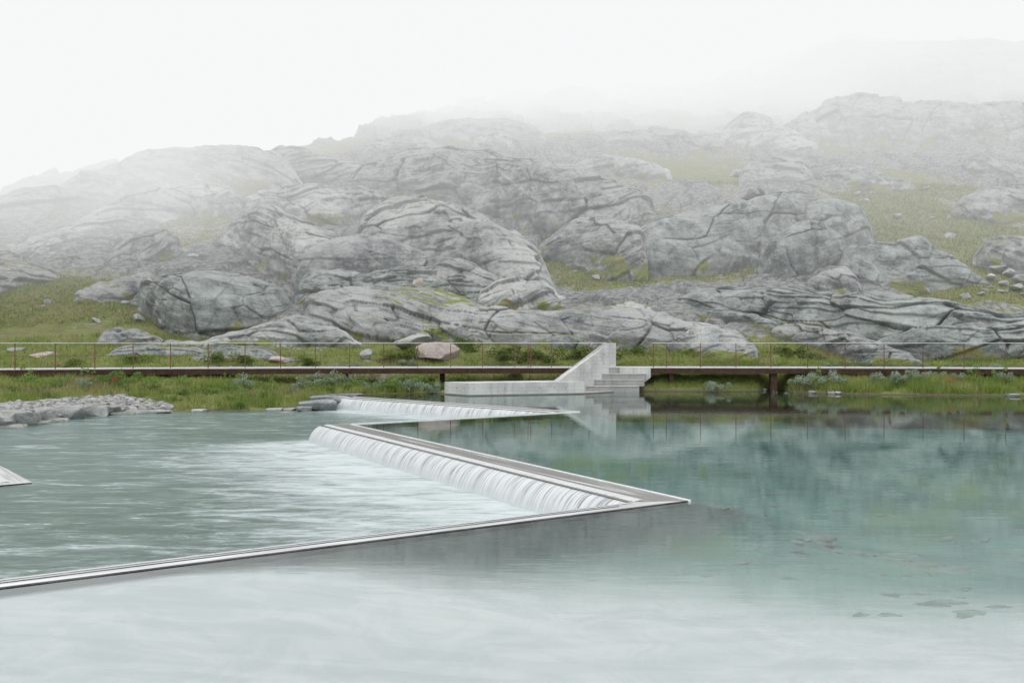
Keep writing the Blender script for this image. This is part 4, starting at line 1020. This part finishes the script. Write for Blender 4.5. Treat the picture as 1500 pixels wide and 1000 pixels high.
def shrub_proto(seed, mat, nleaf=900, lsize=0.045, w=1.0, h=0.8, name='shrub'):
    r = np.random.default_rng(seed)
    nb = 9; bc = r.normal(0, 1, (nb, 3)) * np.array([0.42 * w, 0.26 * w, 0.19]) + np.array([0, 0, h * 0.5]); br_ = r.uniform(0.14, 0.28, nb) * w
    k = r.integers(0, nb, nleaf); dirs = r.normal(0, 1, (nleaf, 3)); dirs /= np.linalg.norm(dirs, axis=1, keepdims=True)
    c = bc[k] + dirs * (br_[k] * r.uniform(0.55, 1.12, nleaf))[:, None]; c[:, 2] = np.maximum(c[:, 2], 0.03)
    t1 = r.normal(0, 1, (nleaf, 3)); t1[:, 2] += 0.6; t1 /= np.linalg.norm(t1, axis=1, keepdims=True)
    t2 = np.cross(t1, r.normal(0, 1, (nleaf, 3))); t2 /= np.linalg.norm(t2, axis=1, keepdims=True)
    L = lsize * r.uniform(0.6, 1.4, nleaf)[:, None]
    V = np.stack([c - t1 * L, c + t2 * L * 0.42, c + t1 * L, c - t2 * L * 0.42], 1).reshape(-1, 3)
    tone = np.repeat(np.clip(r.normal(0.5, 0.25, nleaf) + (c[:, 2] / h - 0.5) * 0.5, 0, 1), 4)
    root = empty(name)
    mesh_np('foliage', V, np.arange(nleaf * 4).reshape(-1, 4), mat, root, smooth=False, attrs=dict(tone=tone))
    bm = bmesh.new()
    for i in range(nb):
        a = Vector((0, 0, -0.1)); b = Vector(bc[i] + [0, 0, br_[i] * 0.5]); s = 0.012
        q = (b - a).to_track_quat('Z', 'Y').to_matrix()
        lo = [bm.verts.new(a + q @ Vector((s * math.cos(t), s * math.sin(t), 0))) for t in (0, 2.1, 4.2)]
        hi = [bm.verts.new(b + q @ Vector((s * .4 * math.cos(t), s * .4 * math.sin(t), 0))) for t in (0, 2.1, 4.2)]
        for j in range(3): bm.faces.new((lo[j], lo[(j + 1) % 3], hi[(j + 1) % 3], hi[j]))
    bm_obj('stems', bm, M_TWIG, root)
    return root
protos = {}
def place_shrub(kind, px, d, size, label, zoff=0.0, sy=1.0, sz=1.0):
    mats = dict(willow=(M_WILLOW, 'silver_willow', 'willow shrub', 'silvery willow shrubs'), bush=(M_BUSH, 'dwarf_birch', 'low bush', 'dark low bushes behind the footbridge'), green=(M_GREENB, 'leafy_shrub', 'green shrub', 'fresh green shrubs'))[kind]
    key = (kind, random.randrange(3))
    if key not in protos:
        o = shrub_proto(hash(kind) % 1 + len(protos) * 7 + 3, mats[0], 1100 if kind == 'willow' else 1300, 0.05 if kind == 'willow' else 0.045, 1.2 if kind == 'bush' else 1.0, 0.55 if kind == 'bush' else 0.8, mats[1])
        protos[key] = o
    else:
        src = protos[key]; o = src.copy(); COL.objects.link(o)
        for chd in src.children:
            c = chd.copy(); COL.objects.link(c); c.parent = o
    x = (px - 750) / F * d
    o.location = (x, d, float(ground(px, d)) - 0.04 + zoff); o.rotation_euler = (0, 0, random.uniform(0, 6.28)); o.scale = (size, size * sy, size * sz)
    tag(o, label, mats[2], mats[3]); return o
side = lambda px: float(bridge_d(px))
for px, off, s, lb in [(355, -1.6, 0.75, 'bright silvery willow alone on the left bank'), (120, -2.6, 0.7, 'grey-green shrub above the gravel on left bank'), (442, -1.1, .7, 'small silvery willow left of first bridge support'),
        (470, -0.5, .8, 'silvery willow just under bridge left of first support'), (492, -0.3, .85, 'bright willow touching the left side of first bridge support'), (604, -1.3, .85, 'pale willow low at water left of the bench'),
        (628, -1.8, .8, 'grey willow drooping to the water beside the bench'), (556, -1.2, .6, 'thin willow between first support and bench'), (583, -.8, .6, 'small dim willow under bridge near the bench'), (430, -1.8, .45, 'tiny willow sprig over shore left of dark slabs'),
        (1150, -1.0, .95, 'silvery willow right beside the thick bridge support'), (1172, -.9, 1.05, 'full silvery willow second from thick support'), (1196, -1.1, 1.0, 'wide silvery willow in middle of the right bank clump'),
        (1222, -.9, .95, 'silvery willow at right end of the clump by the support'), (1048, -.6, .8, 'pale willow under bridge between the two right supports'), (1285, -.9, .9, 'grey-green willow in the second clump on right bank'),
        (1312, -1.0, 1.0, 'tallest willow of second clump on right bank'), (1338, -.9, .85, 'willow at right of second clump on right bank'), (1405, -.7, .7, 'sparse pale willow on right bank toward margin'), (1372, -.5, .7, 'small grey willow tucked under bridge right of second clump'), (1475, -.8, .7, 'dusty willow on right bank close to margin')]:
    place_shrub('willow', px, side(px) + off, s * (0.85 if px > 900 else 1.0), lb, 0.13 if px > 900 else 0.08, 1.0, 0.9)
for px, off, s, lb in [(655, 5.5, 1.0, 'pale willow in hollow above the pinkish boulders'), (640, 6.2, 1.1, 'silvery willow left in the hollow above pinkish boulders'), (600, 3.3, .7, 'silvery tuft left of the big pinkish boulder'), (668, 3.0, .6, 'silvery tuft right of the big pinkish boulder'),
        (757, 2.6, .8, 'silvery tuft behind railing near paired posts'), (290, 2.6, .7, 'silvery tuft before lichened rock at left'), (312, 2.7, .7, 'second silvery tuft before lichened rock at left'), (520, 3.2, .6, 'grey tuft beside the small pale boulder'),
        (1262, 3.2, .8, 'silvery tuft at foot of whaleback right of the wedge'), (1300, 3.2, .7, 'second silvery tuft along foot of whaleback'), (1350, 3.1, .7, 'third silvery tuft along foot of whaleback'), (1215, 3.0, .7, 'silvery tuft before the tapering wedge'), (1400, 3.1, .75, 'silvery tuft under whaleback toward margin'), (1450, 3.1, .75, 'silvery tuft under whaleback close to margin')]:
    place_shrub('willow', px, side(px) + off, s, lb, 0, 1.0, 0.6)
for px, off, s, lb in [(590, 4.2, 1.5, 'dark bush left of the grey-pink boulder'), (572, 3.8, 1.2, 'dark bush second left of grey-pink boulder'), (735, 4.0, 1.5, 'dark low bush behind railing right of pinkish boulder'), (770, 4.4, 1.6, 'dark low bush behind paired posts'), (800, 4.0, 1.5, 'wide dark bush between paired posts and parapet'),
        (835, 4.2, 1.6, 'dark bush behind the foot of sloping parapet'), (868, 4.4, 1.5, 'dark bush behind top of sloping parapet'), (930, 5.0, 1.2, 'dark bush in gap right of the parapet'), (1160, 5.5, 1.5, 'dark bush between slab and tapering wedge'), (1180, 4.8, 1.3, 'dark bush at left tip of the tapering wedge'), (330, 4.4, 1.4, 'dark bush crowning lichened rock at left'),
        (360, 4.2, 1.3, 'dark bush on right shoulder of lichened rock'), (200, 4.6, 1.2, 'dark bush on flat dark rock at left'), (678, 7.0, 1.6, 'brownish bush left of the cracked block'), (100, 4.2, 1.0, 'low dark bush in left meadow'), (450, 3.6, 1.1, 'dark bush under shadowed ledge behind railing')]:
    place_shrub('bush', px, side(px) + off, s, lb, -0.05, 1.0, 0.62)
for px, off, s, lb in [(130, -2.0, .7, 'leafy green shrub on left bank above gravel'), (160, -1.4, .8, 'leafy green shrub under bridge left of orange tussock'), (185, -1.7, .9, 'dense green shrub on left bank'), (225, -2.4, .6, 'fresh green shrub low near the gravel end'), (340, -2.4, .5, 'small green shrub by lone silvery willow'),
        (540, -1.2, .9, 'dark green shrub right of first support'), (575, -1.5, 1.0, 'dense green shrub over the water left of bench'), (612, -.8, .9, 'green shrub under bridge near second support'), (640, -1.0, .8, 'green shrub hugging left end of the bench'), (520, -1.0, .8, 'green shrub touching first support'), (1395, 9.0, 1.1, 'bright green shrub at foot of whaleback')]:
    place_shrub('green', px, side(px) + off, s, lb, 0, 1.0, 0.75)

rh = random.Random(9); herb = None
for i in range(70):
    px = rh.uniform(20, 640) if i < 42 else rh.uniform(960, 1490)
    d0, d1 = float(shore_d(px)) + (2.6 if px < 250 else 0.5), float(bridge_d(px)) - 0.1
    if d1 < d0 + 0.2: continue
    d = rh.uniform(d0, d1)
    if herb is None:
        herb = o = shrub_proto(77, M_GREENB, 420, 0.05, 0.8, 0.34, 'leafy_herb')
        tag(o, 'low leafy herb clump growing in the bank grass', 'herb clump', 'low herbs in the bank grass')
    else:
        o = herb.copy(); COL.objects.link(o)
        for chd in herb.children:
            c = chd.copy(); COL.objects.link(c); c.parent = o
    x = (px - 750) / F * d; k = rh.uniform(0.4, 0.9)
    o.location = (x, d, float(ground(px, d)) + 0.02); o.rotation_euler = (0, 0, rh.uniform(0, 6.28)); o.scale = (k, k, k * rh.uniform(.7, 1.3))
def tussock(px, off, h, label):
    d = side(px) + off; x0 = (px - 750) / F * d; z = float(ground(px, d)); n = 170
    a = RNG.uniform(0, 6.283, n); r_ = RNG.uniform(0, 0.14, n); ln = RNG.normal(0, 0.16, (n, 2)); w = 0.012
    V = np.empty((n, 3, 3)); bx, by = r_ * np.cos(a), r_ * np.sin(a); hh = h * RNG.uniform(.5, 1.1, n)
    V[:, 0] = np.stack([bx - w, by, 0 * a], -1); V[:, 1] = np.stack([bx + w, by, 0 * a], -1); V[:, 2] = np.stack([bx * 2 + ln[:, 0], by * 2 + ln[:, 1], hh], -1)
    o = mesh_np('dry_grass_tussock', V.reshape(-1, 3), np.arange(n * 3).reshape(-1, 3), M_DRY, smooth=False, attrs=dict(tone=RNG.uniform(0, 1, n * 3)))
    o.location = (x0, d, z); tag(o, label, 'grass tussock')
M_DRY = m_leaf('dry_orange_grass', (0.30, 0.16, 0.07), (0.50, 0.33, 0.16))
tussock(171, -1.6, 0.55, 'orange-brown dry grass tussock on left bank below the bridge')
tussock(1390, -1.2, 0.4, 'straw-coloured dry grass tussock on the right bank')

# ------------------------------------------------------------------ mist
def mist():
    bm = bmesh.new(); box(bm, -420, 420, 43.8, 640, -3, 260)
    m = bpy.data.materials.new('mist'); m.use_nodes = True; t = m.node_tree; t.nodes.clear()
    T = NT.__new__(NT); T.m = m; T.t = t; T.out = t.nodes.new('ShaderNodeOutputMaterial')
    p = T.pos(); s = T.xyz(p)
    base = T.math('MULTIPLY', T.lin(s[1], 44, 75, 0.0012, 0.0043), T.ramp(T.math('SUBTRACT', s[2], T.math('MULTIPLY', s[1], 0.36)), 34, 8))
    hi = T.math('MULTIPLY', T.math('MULTIPLY', T.ramp(s[2], 22, 75), T.ramp(s[1], 92, 155)), 0.044)
    sl = T.math('SUBTRACT', T.math('MULTIPLY', s[0], -1.0), T.math('MULTIPLY', s[1], 0.36))
    left = T.math('MULTIPLY', T.math('MULTIPLY', T.ramp(sl, -16, 36), T.ramp(s[2], 3, 18)), 0.033)
    n = T.noise(T.scl(p, (0.013, 0.013, 0.028)), 1.0, 2.0, 0.55)
    hi = T.math('MULTIPLY', hi, T.ramp(s[0], 15, 90, 1.0, 0.42))
    den = T.math('ADD', T.math('ADD', base, hi), left)
    den = T.math('MULTIPLY', den, T.ramp(n, 0.3, 0.7, 0.35, 1.65))
    ab = T.n('ShaderNodeVolumeAbsorption'); ab.inputs['Color'].default_value = (0, 0, 0, 1); T.l(den, ab.inputs['Density'])
    em = T.n('ShaderNodeEmission'); em.inputs['Color'].default_value = (0.93, 0.935, 0.94, 1); T.l(den, em.inputs['Strength'])
    ad = T.n('ShaderNodeAddShader'); T.l(ab.outputs[0], ad.inputs[0]); T.l(em.outputs[0], ad.inputs[1])
    T.l(ad.outputs[0], T.out.inputs['Volume'])
    o = bm_obj('mist', bm, m); tag(o, 'white mist hanging over the upper hillside', 'mist', kind='stuff')
mist()

# ------------------------------------------------------------------ light, sky, camera
sc = bpy.context.scene
w = bpy.data.worlds.new('World'); sc.world = w; w.use_nodes = True
nt = w.node_tree; nt.nodes.clear()
EL, AZ = math.radians(60), math.radians(-35)
sky = nt.nodes.new('ShaderNodeTexSky'); sky.sky_type = 'NISHITA'; sky.sun_disc = False
sky.sun_elevation = EL; sky.sun_rotation = AZ; sky.air_density = 1.0; sky.dust_density = 4.0
b1_ = nt.nodes.new('ShaderNodeBackground'); b1_.inputs[1].default_value = 0.05
nt.links.new(sky.outputs[0], b1_.inputs[0])
# overcast dome, brighter towards the zenith
tc = nt.nodes.new('ShaderNodeTexCoord'); sx = nt.nodes.new('ShaderNodeSeparateXYZ'); nt.links.new(tc.outputs['Generated'], sx.inputs[0])
mr = nt.nodes.new('ShaderNodeMapRange'); mr.interpolation_type = 'SMOOTHSTEP'; nt.links.new(sx.outputs[2], mr.inputs[0])
mr.inputs[1].default_value = 0.38; mr.inputs[2].default_value = 0.9; mr.inputs[3].default_value = 1.03; mr.inputs[4].default_value = 2.7
b2_ = nt.nodes.new('ShaderNodeBackground'); b2_.inputs[0].default_value = (0.94, 0.95, 0.96, 1); nt.links.new(mr.outputs[0], b2_.inputs[1])
mx = nt.nodes.new('ShaderNodeMixShader'); mx.inputs[0].default_value = 0.9
out = nt.nodes.new('ShaderNodeOutputWorld')
nt.links.new(b1_.outputs[0], mx.inputs[1]); nt.links.new(b2_.outputs[0], mx.inputs[2]); nt.links.new(mx.outputs[0], out.inputs[0])
sun = bpy.data.lights.new('sun', 'SUN'); sun.energy = 2.6; sun.angle = math.radians(16); sun.color = (1, 0.985, 0.96)
so_ = bpy.data.objects.new('sun', sun); COL.objects.link(so_)
dv = Vector((math.sin(AZ) * math.cos(EL), math.cos(AZ) * math.cos(EL), math.sin(EL)))
so_.rotation_euler = dv.to_track_quat('Z', 'Y').to_euler()
cam = bpy.data.cameras.new('camera'); cam.lens = 30; cam.sensor_width = 36; cam.clip_end = 2000; cam.clip_start = 0.1
co = bpy.data.objects.new('camera', cam); COL.objects.link(co); co.location = (0, 0, CH); co.rotation_euler = (math.pi / 2, 0, 0)
sc.camera = co
sc.view_settings.view_transform = 'Standard'; sc.view_settings.look = 'None'; sc.view_settings.exposure = 0
sc.cycles.max_bounces = 8; sc.cycles.transparent_max_bounces = 16; sc.cycles.diffuse_bounces = 3; sc.cycles.glossy_bounces = 3
sc.cycles.volume_step_rate = 0.35; sc.cycles.volume_max_steps = 256
sc.cycles.use_denoising = True
